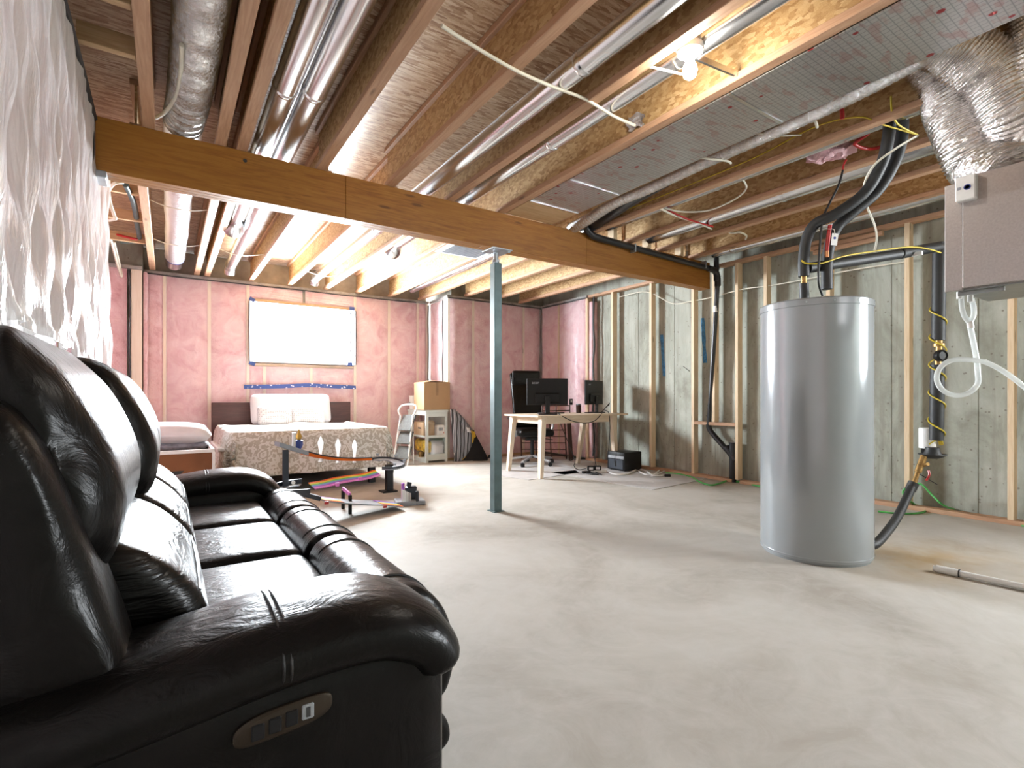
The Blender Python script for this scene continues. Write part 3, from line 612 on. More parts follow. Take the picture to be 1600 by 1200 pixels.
cable('red_pipe', 'red water pipe bending between the joists beside the pink insulation', 'red', [(3.66, 2.9, 2.69), PZ(1328, 214, 2.68), PZ(1335, 225, 2.64), PZ(1352, 232, 2.63), PZ(1375, 230, 2.65), PZ(1440, 210, 2.68)], .011)
cable('red_pipe', 'red pipe stub poking down from the foil duct', 'red', [PZ(1315, 168, 2.66), PZ(1316, 177, 2.63), PZ(1316, 186, 2.60)], .012)
cable('red_pipe', 'red pipe crossing under two joists beside the beam end', 'red', [PZ(1042, 327, 2.60), PZ(1064, 338, 2.575), PZ(1085, 346, 2.565), PZ(1114, 354, 2.60)], .008)
cable('thin_red_wire', 'dangling thin red wire below the pink insulation', 'red', [PD(1322, 250, 3.35), PD(1318, 258, 3.34), PD(1317, 268, 3.33)], .006)
bt = B().pillow(PD(1298, 239, 3.45), (.30, .15, .07), Euler((0, .12, 2.6)), 14, 2.2, .6)
for v_ in bt.bm.verts: v_.co += Vector((math.sin(v_.co.y*90), math.sin(v_.co.z*110+v_.co.x*60), math.sin(v_.co.x*75+v_.co.y*50)))*.016+Vector((random.uniform(-1, 1), random.uniform(-1, 1), random.uniform(-1, 1)))*.005
tag(bt.build('insulation_tuft', 'pink', None, 60), 'loose tuft of pink insulation stuffed below a joist', 'insulation')
# left ceiling wiring by the recess
cable('cable', 'white cable loop under the blocking left of the first joist', 'wire_w', [PZ(168, 305, 2.60), PZ(168, 300, 2.55), PZ(178, 287, 2.55), PZ(192, 285, 2.58)], .012)
cable('cable', 'white cable tail hanging below the left blocking', 'wire_w', [(-.33, 4.37, 2.63), PY(170, 305, 4.6), PY(178, 335, 4.75), PY(180, 342, 4.8), PY(166, 345, 4.9)], .011)
cable('cable', 'white cable hanging over the top of the far left pink wall', 'wire_w', [PY(172, 372, 6.6), PY(176, 385, 6.9), PY(183, 412, 7.35), PY(190, 432, 7.4), PY(187, 415, 7.42), PY(178, 378, 7.0)], .013)
cable('grey_pipe', 'grey flexible pipe curling beside the first far joist', 'post', [PZ(196, 288, 2.62), PZ(209, 318, 2.62), PZ(214, 350, 2.64), PZ(216, 375, 2.66), PZ(190, 378, 2.70)], .022)
cable('pink_pipe', 'red pipe ends poking past the far left joists', 'red', [PZ(180, 366, 2.66), PZ(205, 372, 2.62), PZ(214, 374, 2.62)], .013)
cable('cable', 'cable bowing beside the left insulated duct above the beam', 'wire_w', [PZ(284, 70, 2.60), PZ(283, 110, 2.61), PZ(276, 148, 2.62), PZ(258, 175, 2.64), PZ(243, 184, 2.66)], .011)
cable('cable', 'thin cable strung along the right stud wall below the beam', 'wire_w', [PX(968, 464, 5.45), PX(1010, 456, 5.45), PX(1050, 474, 5.45), PX(1078, 471, 5.45), PX(1110, 465, 5.45), PX(1160, 452, 5.45), PX(1205, 446, 5.45), PX(1260, 436, 5.45), PX(1330, 422, 5.45), PX(1420, 408, 5.45)], .006)

# ================================================================== WATER TANK AND AIR UNIT
hx, hy, hr, hh = 3.445, 1.618, .315, 1.585
t = T('water_heater', 'tall grey enamel cylindrical water heater standing on the slab', 'water heater', (hx, hy, 0))
t.part(B().lathe([(.001, .0), (hr-.012, .0), (hr-.008, .018), (hr, .02), (hr, hh-.045)], (hx, hy, 0), 96), 'shell', 'tank', None, 35)
t.part(B().lathe([(hr, hh-.045), (hr+.004, hh-.043), (hr+.004, hh-.008), (hr-.004, hh), (.001, hh+.004)], (hx, hy, 0), 96), 'lid', 'tank', None, 35)
for a in (3.45, 3.9, 4.35): t.part(B().lathe([(.005, 0), (.005, .004), (.001, .004)], (hx+(hr+.003)*math.cos(a), hy+(hr+.003)*math.sin(a), hh-.025), 8, Euler((0, PI/2, a))), 'screw', 'zinc')
t.part(B().lathe([(hr+.001, .028), (hr+.002, .03), (hr+.002, .036), (hr+.001, .038)], (hx, hy, 0), 96), 'bottom_band', 'tank', None, 35)
P1, P2 = PD(1257, 466, 3.25), PD(1291, 460, 3.25); P1.z = P2.z = hh+.004
for p in (P1, P2): t.part(B().lathe([(.001, 0), (.022, 0), (.022, .02), (.014, .022), (.014, .05), (.001, .05)], p, 16), 'port', 'brass', None, 40)
t = T('insulated_pipe', 'left black foam-covered pipe dropping in a bend to the tank top', 'pipe', P1)
t.part(B().tube([PZ(1390, 188, 2.66), PD(1388, 215, 3.02), PD(1378, 255, 3.05), PD(1352, 300, 3.1), PD(1310, 332, 3.16), PD(1274, 350, 3.22), PD(1260, 375, 3.25), PD(1256, 405, 3.25), PD(1256, 432, 3.25)], .033, 16, 8), 'foam_sleeve', 'black_rub', None, 70)
t.part(B().cyl(PD(1256, 432, 3.25), PD(1256, 443, 3.25), .017), 'brass_union', 'brass', None, 40)
t.part(B().cyl(PD(1256, 443, 3.25), P1+Vector((0, 0, .018)), .028), 'lower_sleeve', 'black_rub', None, 40)
t = T('insulated_pipe', 'right black foam-covered pipe with red core dropping to the tank top', 'pipe', P2)
t.part(B().tube([PZ(1410, 190, 2.66), PD(1408, 220, 3.08), PD(1396, 258, 3.1), PD(1370, 300, 3.14), PD(1335, 330, 3.18), PD(1308, 355, 3.22), PD(1296, 385, 3.25), PD(1292, 415, 3.25), PD(1292, 452, 3.25)], .033, 16, 8), 'foam_sleeve', 'black_rub', None, 70)
t.part(B().tube([PD(1297, 352, 3.19), PD(1294, 372, 3.19), PD(1292, 392, 3.19)], .012, 8), 'red_core', 'red', None, 60)
t.part(B().cyl(PD(1292, 392, 3.195), PD(1292, 402, 3.195), .012), 'copper_crimp', 'copper', None, 40)
t = T('insulated_pipe', 'black foam-covered pipe running level from the tank top to the wall riser', 'pipe', PD(1360, 408, 3.4))
t.part(B().cyl(PD(1262, 419, 3.25), PD(1405, 397, 3.47), .033), 'foam_sleeve', 'black_rub', None, 40)
t.part(B().cyl(PD(1406, 396.5, 3.47), PD(1470, 385, 3.66), .036), 'foam_sleeve', 'black_rub', None, 40)
t.part(B().box(*[c for a_ in zip(PD(1428, 398, 3.5)-Vector((.02, .05, .012)), PD(1428, 398, 3.5)+Vector((.0, .05, .012))) for c in a_]), 'label', 'paper')
# riser by the wall
t = T('wall_riser', 'thick black foam-covered riser wound with yellow wire beside the wall stud', 'pipe', PD(1464, 700, 3.66))
RX = [PD(1468, 380, 3.66), PD(1467, 450, 3.66), PD(1466, 532, 3.66)]
t.part(B().tube(RX, .041, 18), 'upper_sleeve', 'black_rub', None, 60)
t.part(B().lathe([(.020, 0), (.020, .03), (.035, .03), (.035, .05), (.022, .052), (.022, .075), (.001, .075)][::-1], PD(1467, 548, 3.66), 12), 'brass_fitting', 'brass', None, 40)
t.part(B().lathe([(.001, -.01), (.036, -.01), (.041, .0), (.041, .03), (.030, .04), (.028, .034), (.001, .034)], PD(1467, 556, 3.62), 20, Euler((PI/2, 0, -TH))), 'gauge', 'black', None, 40)
t.part(B().cyl(PD(1466, 562, 3.66), PD(1466, 572, 3.66), .020), 'brass_nipple', 'brass', None, 40)
LW = [PD(1465, 570, 3.66), PD(1464, 620, 3.66), PD(1463, 688, 3.66)]
t.part(B().tube(LW, .043, 18), 'lower_sleeve', 'black_rub', None, 60)
t.part(B().lathe([(.001, -.03), (.03, -.03), (.06, -.018), (.085, 0), (.083, .004), (.06, -.008), (.045, .02), (.042, .05), (.001, .05)], PD(1457, 710, 3.66), 24), 'boot', 'black_rub', None, 50)
hel = []
for i in range(70):
    f_ = i/69; y_ = 470+(695-470)*f_; a_ = f_*5.2*2*PI; c_ = PD(1466-3*f_, y_, 3.66); hel.append(c_+Vector((math.cos(a_), math.sin(a_), 0))*.048)
t.part(B().tube(hel, .005, 6, 2), 'yellow_wire', 'wire_y')
t = T('white_canister', 'small white canister behind the riser wrapped with coiled yellow wire', 'canister', PD(1447, 702, 3.80))
cc = PD(1449, 700, 3.80)
t.part(B().lathe([(.001, 0), (.052, 0), (.052, .14), (.048, .15), (.001, .15)], cc, 24), 'body', 'white_pl', None, 40)
t.part(B().tube([cc+Vector((-.04+.0009*i, -.075-.012*math.cos(i*.9), .115-.0011*i+.012*math.sin(i*.9))) for i in range(75)], .004, 6, 2), 'wire_coil', 'wire_y')
t.part(B().box(*[q for a_ in zip(cc+Vector((-.03, -.02, -.04)), cc+Vector((.11, .03, 0))) for q in a_]), 'bracket', 'black')
# valve and flexible line to the tank foot
t = T('feed_line', 'brass valve with black hose curving down to the tank foot', 'pipe', PD(1376, 850, 3.55))
t.part(B().cyl(PD(1444, 712, 3.66), PD(1434, 738, 3.65), .022), 'brass_valve', 'brass', None, 40)
t.part(B().cyl(PD(1434, 738, 3.65), PD(1428, 756, 3.64), .016), 'brass_stem', 'brass', None, 40)
t.part(B().cyl(PD(1444, 727, 3.64), PD(1450, 725, 3.60), .012), 'drain_cap', 'brass', None, 40)
hd = t.part(B().bar(PD(1437, 741, 3.60), PD(1464, 757, 3.58), .010, .005), 'lever', 'black')
t.part(B().tube([PD(1451, 735, 3.58), PD(1452, 742, 3.57), PD(1449, 748, 3.57), PD(1447, 751, 3.57)], .007, 8), 'red_grip', 'red', hd)
t.part(B().cyl(PD(1428, 754, 3.64), PD(1422, 766, 3.64), .034), 'hose_collar', 'black_rub', None, 40)
t.part(B().tube([PD(1425, 760, 3.64), PD(1416, 780, 3.55), PD(1402, 808, 3.42), PD(1386, 831, 3.27), PD(1368, 850, 3.14), PD(1352, 853, 3.13)], .027, 14), 'hose', 'black_rub', None, 60)
# thin cables at the tank
cable('black_cable', 'thin black cable from the pink tuft down to the tank lid', 'wire_k', [PD(1317, 266, 3.33), PD(1310, 290, 3.3), PD(1295, 320, 3.28), PD(1285, 345, 3.2), PD(1280, 400, 3.18), PD(1279, 440, 3.18), PD(1285, 462, 3.22)], .007)
cable('white_cable', 'white cable hanging from the silver ducts in a long curve to the wall', 'wire_w', [PD(1434, 212, 2.75), PD(1400, 232, 2.9), PD(1366, 258, 3.0), PD(1350, 290, 3.1), PD(1354, 320, 3.2), PD(1366, 350, 3.3), PD(1370, 372, 3.4), PD(1366, 394, 3.43)], .006)
cable('yellow_wire', 'yellow wire lying along the level black pipe into the air unit', 'wire_y', [PD(1252, 407, 3.21), PD(1262, 412, 3.2), PD(1285, 411, 3.2), PD(1320, 400, 3.25), PD(1370, 392, 3.35), PD(1420, 386, 3.42), PD(1450, 389, 3.5), PD(1470, 395, 3.55)], .005)
tp = PD(1304, 374, 3.15)
t = T('hang_tag', 'white paper tag with blue oval mark beside the tank pipes', 'tag', tp)
t.part(B().obox(tp, (.038, .002, .075), Euler((0, .12, -TH))), 'card', 'paper')
t.part(B().lathe([(.001, 0), (.008, 0), (.008, .001), (.001, .001)], tp+Vector((-SN*.0015, -CS*.0015, .008)), 16, Euler((PI/2, 0, -TH))), 'blue_mark', 'inkblue')
t.part(B().tube([tp+Vector((0, 0, .03)), tp+Vector((-.01, 0, .06)), PD(1293, 358, 3.18)], .002, 6), 'string', 'wire_w')
# hanging air exchanger
t = T('air_exchanger', 'hanging brushed-metal air exchanger box at the right edge', 'air exchanger', (3.24, .35, 1.487))
ax0, ax1, ay0, ay1, az0, az1 = 3.0, 3.48, -.25, .80, 1.487, 2.0
t.part(B().box(ax0+.02, ax1, ay0, ay1+.0, az0, az1, .004), 'case', 'cab')
t.part(B().box(ax0, ax0+.022, ay0, ay1-.03, az0+.006, az1-.004, .003), 'door', 'cab')
t.part(B().box(ax0+.004, ax0+.022, ay1-.03, ay1+.035, az0-.002, az1-.02, .003), 'edge_flange', 'cab')
t.part(B().box(ax0+.02, ax1-.01, ay0+.01, ay1-.01, az0-.003, az0+.001), 'underside', 'cabdark')
t.part(B().bar((ax0+.06, ay1-.0, az0-.010), (ax0+.06, ay1-.16, az0-.010), .02, .010, (1, 0, 0)), 'latch', 'cabdark')
for px, py in ((1516, 464), (1499, 459)): t.part(B().cyl(PD(px, py-3, 2.42), PD(px, py+8, 2.42), .011), 'drain_spout', 'white_pl', None, 40)
for yy in (-.1, .70): t.part(B().bar((ax1-.1, yy, az1-.01), (ax1-.1, yy, ZB+.05), .03, .002), 'hanging_strap', 'zinc')
fb = t.part(B().box(ax0-.040, ax0+.002, .715, .785, 1.88, 1.99, .004), 'control_box', 'white_pl')
t.part(B().lathe([(.001, 0), (.013, 0), (.013, .001), (.009, .001), (.009, 0), (.001, 0)], (ax0-.041, .742, 1.935), 20, Euler((0, -PI/2, 0))), 'blue_emblem', 'inkblue', fb)
t.part(B().box(ax0-.0415, ax0-.040, .763, .777, 1.93, 1.942), 'grey_print', 'grey_pl', fb)
t.part(B().tube([(ax0+.2, .55, az0-.004), (ax0+.17, .45, az0-.06), (ax0+.1, .33, az0-.05), (ax0+.1, .2, az0-.01)], .005, 6), 'power_lead', 'wire_k')
t.part(B().tube([(ax0+.2, .57, az0-.004), (ax0+.16, .47, az0-.04), (ax0+.1, .36, az0-.06), (ax0+.06, .2, az0-.02)], .004, 6), 'yellow_lead', 'wire_y')
# clear condensate hose
t = T('drain_hose', 'clear looped drain hose hanging under the air exchanger', 'hose', PD(1500, 600, 2.45))
D_ = 2.43
for px, py in ((1502, 1516),): pass
t.part(B().tube([PD(1502, 463, D_), PD(1503, 480, D_), PD(1507, 494, D_), PD(1514, 503, D_)], .011, 10), 'left_branch', 'hose', None, 70)
t.part(B().tube([PD(1518, 467, D_), PD(1521, 480, D_), PD(1521, 493, D_), PD(1516, 503, D_)], .011, 10), 'right_branch', 'hose', None, 70)
t.part(B().cyl(PD(1515, 502, D_), PD(1517, 513, D_), .013), 'tee', 'white_pl', None, 40)
loop = [PD(1516, 512, D_), PD(1521, 535, D_), PD(1526, 562, D_)]+[PD(1496.5+33*math.cos(a), 590-28*math.sin(a), D_-.02) for a in [x*PI/180 for x in (20, -20, -60, -100, -140, -180, -220, -260)]]+[PD(1522, 563, D_-.045), PD(1545, 568, D_-.05), PD(1575, 585, D_-.06), PD(1610, 612, D_-.08), PD(1660, 650, D_-.1), Vector((3.46, .32, .70)), Vector((3.52, .16, .30)), Vector((3.53, .1, .02))]
t.part(B().tube(loop, .0115, 10, 6), 'loop', 'hose', None, 70)
t.part(B().obox(PD(1528, 563, D_-.02), (.04, .05, .006), Euler((0, 0, -TH))), 'cable_tie', 'white_pl')
# big foil ducts on top of the exchanger
def foil_duct(label, pts, r, n_):
    t = T('foil_duct', label, 'duct', pts[-1])
    t.part(B().tube(pts, lambda u: r*(1+.035*math.sin(u*n_*1.5)+.04*math.sin(u*17+n_)), 40, 60), 'foil_sleeve', 'foil_big', None, 80)
foil_duct('leftmost crinkled foil duct bending down onto the air exchanger', [PD(1462, 92, 2.72), PD(1480, 130, 2.72), PD(1497, 175, 2.68), PD(1512, 220, 2.64), PD(1540, 258, 2.6), (3.22, .62, 2.0)], .135, 190)
foil_duct('middle crinkled foil duct curving from the ceiling bay to the air exchanger', [PD(1450, 60, 2.52), PD(1495, 78, 2.5), PD(1545, 115, 2.48), PD(1580, 170, 2.45), PD(1610, 215, 2.45), (3.22, .30, 2.0)], .125, 210)
foil_duct('rightmost bright foil duct at the picture edge over the air exchanger', [PD(1625, -20, 2.4), PD(1622, 60, 2.4), PD(1622, 130, 2.38), PD(1650, 200, 2.38), (3.2, -.02, 2.0)], .125, 190)
# floor pipe, cords
a, b_ = PZ(1466, 889, .02), PZ(1600, 917, .02); dr = (b_-a).normalized()
t = T('floor_pipe', 'white plastic pipe lying on the slab near the water heater', 'pipe', (a+b_)/2)
t.part(B().cyl(a+dr*.06, b_+dr*.6, .0165), 'tube', 'white_pl', None, 40)
t.part(B().tube([a+dr*.09, a+dr*.04, a, a-dr*.022], lambda u: .021*(1 if u < .8 else .75), 16, 4), 'end_cap', 'white_pl', None, 60)
t.part(B().cyl(a+dr*.088, a+dr*.094, .0215), 'joint_ring', 'black_mark', None, 40)
cable('green_cord', 'green cord running along the stud wall from the desk to behind the tank', 'wire_g', [PZ(x, y, .008) for x, y in ((1040, 739), (1062, 741), (1082, 746), (1092, 752), (1110, 758), (1128, 754), (1138, 751), (1160, 754), (1188, 760), (1230, 766))], .010, 6)
cable('green_cord', 'green cord lying along the right wall beyond the tank', 'wire_g', [PZ(1372, 799, .008), PZ(1400, 802, .008), PZ(1432, 802, .008), PZ(1446, 798, .008), PZ(1435, 792, .01), PX(1414, 776, 5.30), PX(1412, 766, 5.30), PX(1425, 757, 5.28), PX(1440, 757, 5.27), PX(1455, 772, 5.27), PX(1475, 790, 5.28), PZ(1500, 798, .01), PZ(1540, 808, .01), PZ(1600, 822, .008), PZ(1680, 838, .008)], .008, 6)

# ================================================================== SOFA
SOFA = (.15, 2.09, 0)
t = T('recliner_sofa', 'black leather three-seat recliner sofa in the foreground', 'sofa', SOFA)
t.part(B().soft(-.27, .46, 1.0, 3.18, .03, .30, .03, 6), 'base', 'leather', None, 60)
t.part(B().soft(-.285, -.16, 1.1, 3.08, .06, .92, .04, 8), 'back_shell', 'leather', None, 60)
seats = [(1.225, 1.878), (1.884, 2.432), (2.438, 2.955)]
for (y0, y1), dh in zip(seats, (-.018, .022, .02)):
    st_ = t.part(B().soft(-.06, .405, y0, y1, .26, .462, .05, 18, .016), 'seat_cushion', 'leather', None, 80)
    ft = t.part(B().profile_y([(.40, .30), (.398, .42), (.43, .488), (.50, .508), (.57, .485), (.625, .42), (.652, .33), (.645, .24), (.60, .18), (.46, .17)], y0+.001, y1-.001, .035, 6, 6, 10, .012), 'footrest_pad', 'leather', None, 80)
    for ys in (y0+.115, y1-.115):
        t.part(B().tube([(.407, ys, .44), (.43, ys, .489), (.50, ys, .5105), (.57, ys, .488), (.627, ys, .421), (.655, ys, .33), (.646, ys, .24)], .0035, 6), 'seam', 'stitch', ft)
    t.part(B().profile_y([(.42, .05), (.42, .16), (.50, .178), (.58, .17), (.63, .12), (.63, .06), (.55, .035)], y0+.001, y1-.001, .025, 5, 5, 6), 'lower_pad', 'leather', None, 80)
    lm = t.part(B().profile_y([(-.20, .46), (-.08, .415), (.02, .412), (.068, .45), (.078, .51), (.058, .58), (.005, .65), (-.06, .70), (-.12, .715), (-.19, .66)], y0+.006, y1-.006, .06, 6, 8, 10, .01), 'lumbar_cushion', 'leather_g', None, 80)
    t.part(B().tube([(.0575+.004*(1-abs(2*(y-y0)/(y1-y0)-1)), y, .58) for y in (y0+.07, (y0+y1)/2, y1-.07)], .003, 6), 'seam', 'stitch', lm)
    t.part(B().profile_y([(x+(dh if x > -.2 else 0), z) for x, z in [(-.115, .665), (-.07, .70), (-.047, .77), (-.048, .85), (-.075, .94), (-.12, 1.03), (-.175, 1.095), (-.225, 1.118), (-.265, 1.09), (-.28, 1.0), (-.28, .8), (-.22, .68)]], (y0 if y0 > 1.3 else 1.075)+.004, y1-.004, .10, 6, 12, 10, .0), 'headrest', 'leather', None, 80)
for sgn in (0, 1):
    my = (lambda y: y) if sgn == 0 else (lambda y: 4.18-y)
    def MY(pts): return [(x, my(y), z) for x, y, z in pts]
    # back wing
    b = B().profile_y([(-.055, .46), (-.052, .56), (-.092, .71), (-.135, .86), (-.175, .955), (-.215, .995), (-.262, .975), (-.285, .85), (-.285, .5), (-.2, .38), (-.1, .40)], *sorted((my(1.0), my(1.225))), .06, 6, 8, 5)
    t.part(b, 'back_wing', 'leather', None, 80)
    # arm: sweep of an oval section along a curved line
    path = catmull([(-.24, 0, .50), (-.14, 0, .505), (0, 0, .522), (.14, 0, .541), (.26, 0, .548), (.35, 0, .541), (.42, 0, .512), (.455, 0, .475), (.468, 0, .445)], 6)
    secs = []
    for i, p in enumerate(path):
        d = (path[min(i+1, len(path)-1)]-path[max(i-1, 0)]).normalized(); nr = Vector((-d.z, 0, d.x))
        f_ = i/(len(path)-1); k = math.sqrt(max(.02, 1-max(0, (f_-.90)/.10)**2))
        sec = []
        for j in range(28):
            a = 2*PI*j/28; ca, sa = math.cos(a), math.sin(a)
            yy = math.copysign(abs(ca)**.75, ca)*(.150+.012*min(1, f_*1.3))*(.75+.25*k); zz = math.copysign(abs(sa)**.85, sa)*.064*k
            q = p+nr*zz; sec.append((q.x, my(1.065+yy), q.z))
        secs.append(sec)
    arm = t.part(B().loft(secs), 'arm_pad', 'leather', None, 80)
    sx = .16
    for dx in (0, .012):
        t.part(B().tube(MY([(sx+dx, 1.065+.157*math.cos(a), .5435+.067*math.sin(a)) for a in [PI*k/14 for k in range(-2, 17)]]), .0028, 6, 2), 'seam', 'stitch', arm)
    b = B().soft(-.22, .475, *sorted((my(.935), my(1.215))), .05, .515, .035, 10)
    side = t.part(b, 'arm_side', 'leather', None, 60)
    if sgn == 0:
        pl = []
        c0 = Vector((.165, .932, .452))
        ring = [(c0.x+.078*math.copysign(abs(math.cos(a))**.6, math.cos(a)), c0.z+.024*math.copysign(abs(math.sin(a))**.7, math.sin(a))+.10*(.078*math.cos(a))) for a in [2*PI*k/40 for k in range(40)]]
        sp = t.part(B().loft([[(x, .937, z) for x, z in ring], [(x, .929, z) for x, z in ring], [(c0.x+(x-c0.x)*.93, .926, c0.z+(z-c0.z)*.85) for x, z in ring]]), 'switch_plate', 'bronze', None, 40)
        for k in range(4):
            xx = c0.x-.042+k*.026; t.part(B().box(xx-.010, xx+.010, .923, .928, c0.z-.013+.1*(xx-c0.x), c0.z+.013+.1*(xx-c0.x), .002), 'button', 'black' if k < 3 else 'zinc', sp)
        xx = c0.x-.042+3*.026; t.part(B().box(xx-.0035, xx+.0035, .9215, .9235, c0.z-.004, c0.z+.012), 'usb_slot', 'black_mark', sp)
for x in (-.22, .40):
    for y in (1.06, 3.12): t.part(B().lathe([(.001, 0), (.03, 0), (.03, .05), (.001, .05)], (x, y, 0), 12), 'foot', 'black', None, 40)

# ================================================================== BED AND THINGS ROUND IT
bx0, bx1, by0, by1 = .53, 2.10, 5.68, 7.56
t = T('double_bed', 'low double bed with dark brown headboard under the window', 'bed', (1.35, 6.6, 0))
for x0, x1 in ((.47, 1.36), (1.36, 2.25)): t.part(B().box(x0, x1, 7.60, 7.645, .12, .918, .004), 'headboard_panel', 'walnut')
t.part(B().box(bx0+.04, bx1-.04, by0+.06, 7.59, .20, .30, .004), 'frame', 'walnut')
for x in (.62, 1.97):
    for y in (5.83, 7.45): t.part(B().box(x-.035, x+.035, y-.035, y+.035, 0, .20), 'leg', 'black')
t.part(B().soft(bx0, bx1, by0, 7.58, .30, .60, .06, 10), 'mattress', 'linen', None, 60)
t.part(B().box(.42, .54, 5.95, 7.0, .43, .47, .01), 'side_rail', 'white_pl')
def drape(u, v, top=.622, ox=.42, oy=.42):
    X = bx0-ox+(bx1-bx0+2*ox)*u; Y = by0-oy+(7.30-by0+oy)*v
    cx, cy = max(bx0+.03, min(bx1-.03, X)), max(by0+.03, min(7.6, Y)); dx, dy = X-cx, Y-cy; d = math.hypot(dx, dy)
    if d < 1e-6: return (X, Y, top+.014*math.sin(X*7+1)*math.sin(Y*5)+.01*math.sin(X*13+Y*9))
    e = (dx/d, dy/d); s_ = X*e[1]*9-Y*e[0]*9+math.atan2(dy, dx)*4
    rr = .05; k = min(1, d/.08)
    out = .03*k+.06*d+.028*math.sin(s_*1.7+.6*math.sin(s_*.7))*min(1, d/.25)
    z = top-max(0, d-.025)+.012*(1-k)
    return (cx+e[0]*(.03+out), cy+e[1]*(.03+out), max(z, .12))
duv = B().grid(drape, 110, 110).build('duvet', 'duvet', None, 80)
sm = duv.modifiers.new('thickness', 'SOLIDIFY'); sm.thickness = .012; sm.offset = 1
tag(duv, 'beige damask duvet draped over the double bed', 'duvet')
def cushion(label, px, z, size, tilt, mat, Y): return tag(B().pillow((px, Y, z), size, Euler((PI/2-tilt, 0, 0)), 14, 2.3, .42).build('pillow', mat, None, 80), label, 'pillow')
cushion('plain white pillow leaning on the headboard, left back one', 1.18, .825, (.56, .42, .20), .30, 'linen', 7.44)
cushion('plain white pillow leaning on the headboard, right back one', 1.64, .825, (.56, .42, .20), .30, 'linen', 7.46)
cushion('small patterned pillow in front, left of the pair', 1.17, .745, (.42, .28, .15), .42, 'pillow_pat', 7.27)
cushion('small patterned pillow in front, right of the pair', 1.58, .745, (.42, .28, .15), .42, 'pillow_pat', 7.28)
# carton with bedding left of the bed
t = T('carton', 'red-brown carton with leaf mark between sofa and bed', 'carton', (.05, 5.6, 0))
cx0, cx1, cy0, cy1, cz = -.30, .335, 5.2, 6.1, .535
for x0, x1, y0, y1 in ((cx0, cx1, cy0, cy0+.012), (cx0, cx1, cy1-.012, cy1), (cx0, cx0+.012, cy0+.013, cy1-.013), (cx1-.012, cx1, cy0+.013, cy1-.013)): t.part(B().box(x0, x1, y0, y1, 0, cz-.03), 'side_panel', 'card_r')
t.part(B().box(cx0-.008, cx1+.010, cy0-.008, cy0+.02, cz-.03, cz, .002), 'rim', 'white_pl')
t.part(B().box(cx1-.015, cx1+.010, cy0+.02, cy1, cz-.03, cz, .002), 'rim', 'white_pl')
t.part(B().box(cx1-.010, cx1+.014, cy0-.012, cy0+.012, 0, cz-.03, .002), 'corner_post', 'white_pl')
t.part(B().obox((.12, 5.30, cz-.045), (.42, .20, .008), Euler((.12, 0, 0))), 'flap', 'card_l')
lg = t.part(B().loft([[(-.16, y, .36), (.12, y, .36), (.05, y, .28), (-.16, y, .25)] for y in (cy0-.0015, cy0+.001)]), 'dark_emblem', 'black_mark')
for dx, dz in ((-.022, 0), (0, .018), (.022, 0)): t.part(B().lathe([(.001, 0), (.022, 0), (.022, .001), (.001, .001)], (-.03+dx, cy0-.002, .345+dz), 16, Euler((PI/2, 0, 0))), 'leaf_mark', 'paper', lg)
t.part(B().box(cx0+.012, cx1-.012, 5.50, cy1-.012, cz-.06, cz-.045), 'inner_flap', 'card_l')
tag(B().pillow((.06, 5.80, cz+.0), (.56, .5, .10), None, 10, 4, .35).build('folded_blanket', 'grey_cloth', None, 80), 'folded dark grey blanket lying on the carton', 'blanket')
tag(B().pillow((.05, 5.80, cz+.115), (.60, .54, .20), Euler((.05, .04, 0)), 12, 3, .45).build('folded_quilt', 'linen', None, 80), 'puffy white folded quilt on top of the grey blanket', 'quilt')

# ================================================================== TOY RACE TRACK
def ribbon(pts, wid, th, side=None, k=6):
    """flat track: centre line, width, thickness; side = horizontal cross direction (else taken from the line)"""
    P = catmull(pts, k) if len(pts) > 2 else [Vector(p) for p in pts]; secs = []
    for i, p in enumerate(P):
        d = (P[min(i+1, len(P)-1)]-P[max(i-1, 0)]); sd = Vector(side) if side else Vector((d.y, -d.x, 0)); sd.normalize()
        a, b_ = (wid if isinstance(wid, tuple) else (-wid/2, wid/2))
        secs.append([p+sd*a, p+sd*b_, p+sd*b_+Vector((0, 0, th)), p+sd*a+Vector((0, 0, th))])
    return B().loft(secs)
t = T('toy_race_track', 'multi-level toy race track with rainbow ramps beside the bed', 'toy track', (1.4, 4.6, 0))
lt = PY(446, 703, 4.55)
t.part(B().box(lt.x-.022, lt.x+.022, 4.53, 4.57, 0, lt.z, .003), 'tower', 'dk_blue')
t.part(B().box(lt.x-.07, lt.x+.07, 4.47, 4.63, 0, .015, .003), 'tower_foot', 'dk_blue')
a, b_ = PY(433, 697, 4.55), PY(478, 711, 4.6)
t.part(ribbon([a, (a+b_)/2, b_], .11, .035), 'start_ramp', 'grey_pl')
pil = PY(459, 704, 4.57)
t.part(B().cyl(pil, pil+Vector((0, 0, .15)), .016), 'white_pillar', 'white_pl', None, 40)
q = PY(467, 690, 4.6)
t.part(B().lathe([(.001, -.06), (.02, -.06), (.034, -.03), (.034, .01), (.001, .02)], q, 12), 'blue_finial_cup', 'inkblue', None, 40)
t.part(B().lathe([(.001, .01), (.018, .02), (.026, .045), (.014, .07), (.006, .1), (.001, .12)], q, 12), 'gold_finial', 'gold', None, 60)
top = [PY(474, 710, 4.6), PY(505, 717, 4.74), PY(540, 720, 4.9), PY(578, 719, 5.06)]
t.part(ribbon(top, .055, .022), 'orange_track', 'orange')
t.part(ribbon([p+Vector((0, 0, .022)) for p in top], (.022, .030), .012), 'track_rail', 'dk_blue')
for px, py, yy in ((501, 716, 4.73), (528, 718, 4.86), (554, 718, 4.97)):
    q = PY(px, py, yy)
    t.part(B().lathe([(.001, -.03), (.022, -.03), (.016, 0), (.012, .05), (.022, .10), (.028, .14), (.012, .18), (.001, .20)], q, 10), 'clear_spire', 'hose', None, 60)
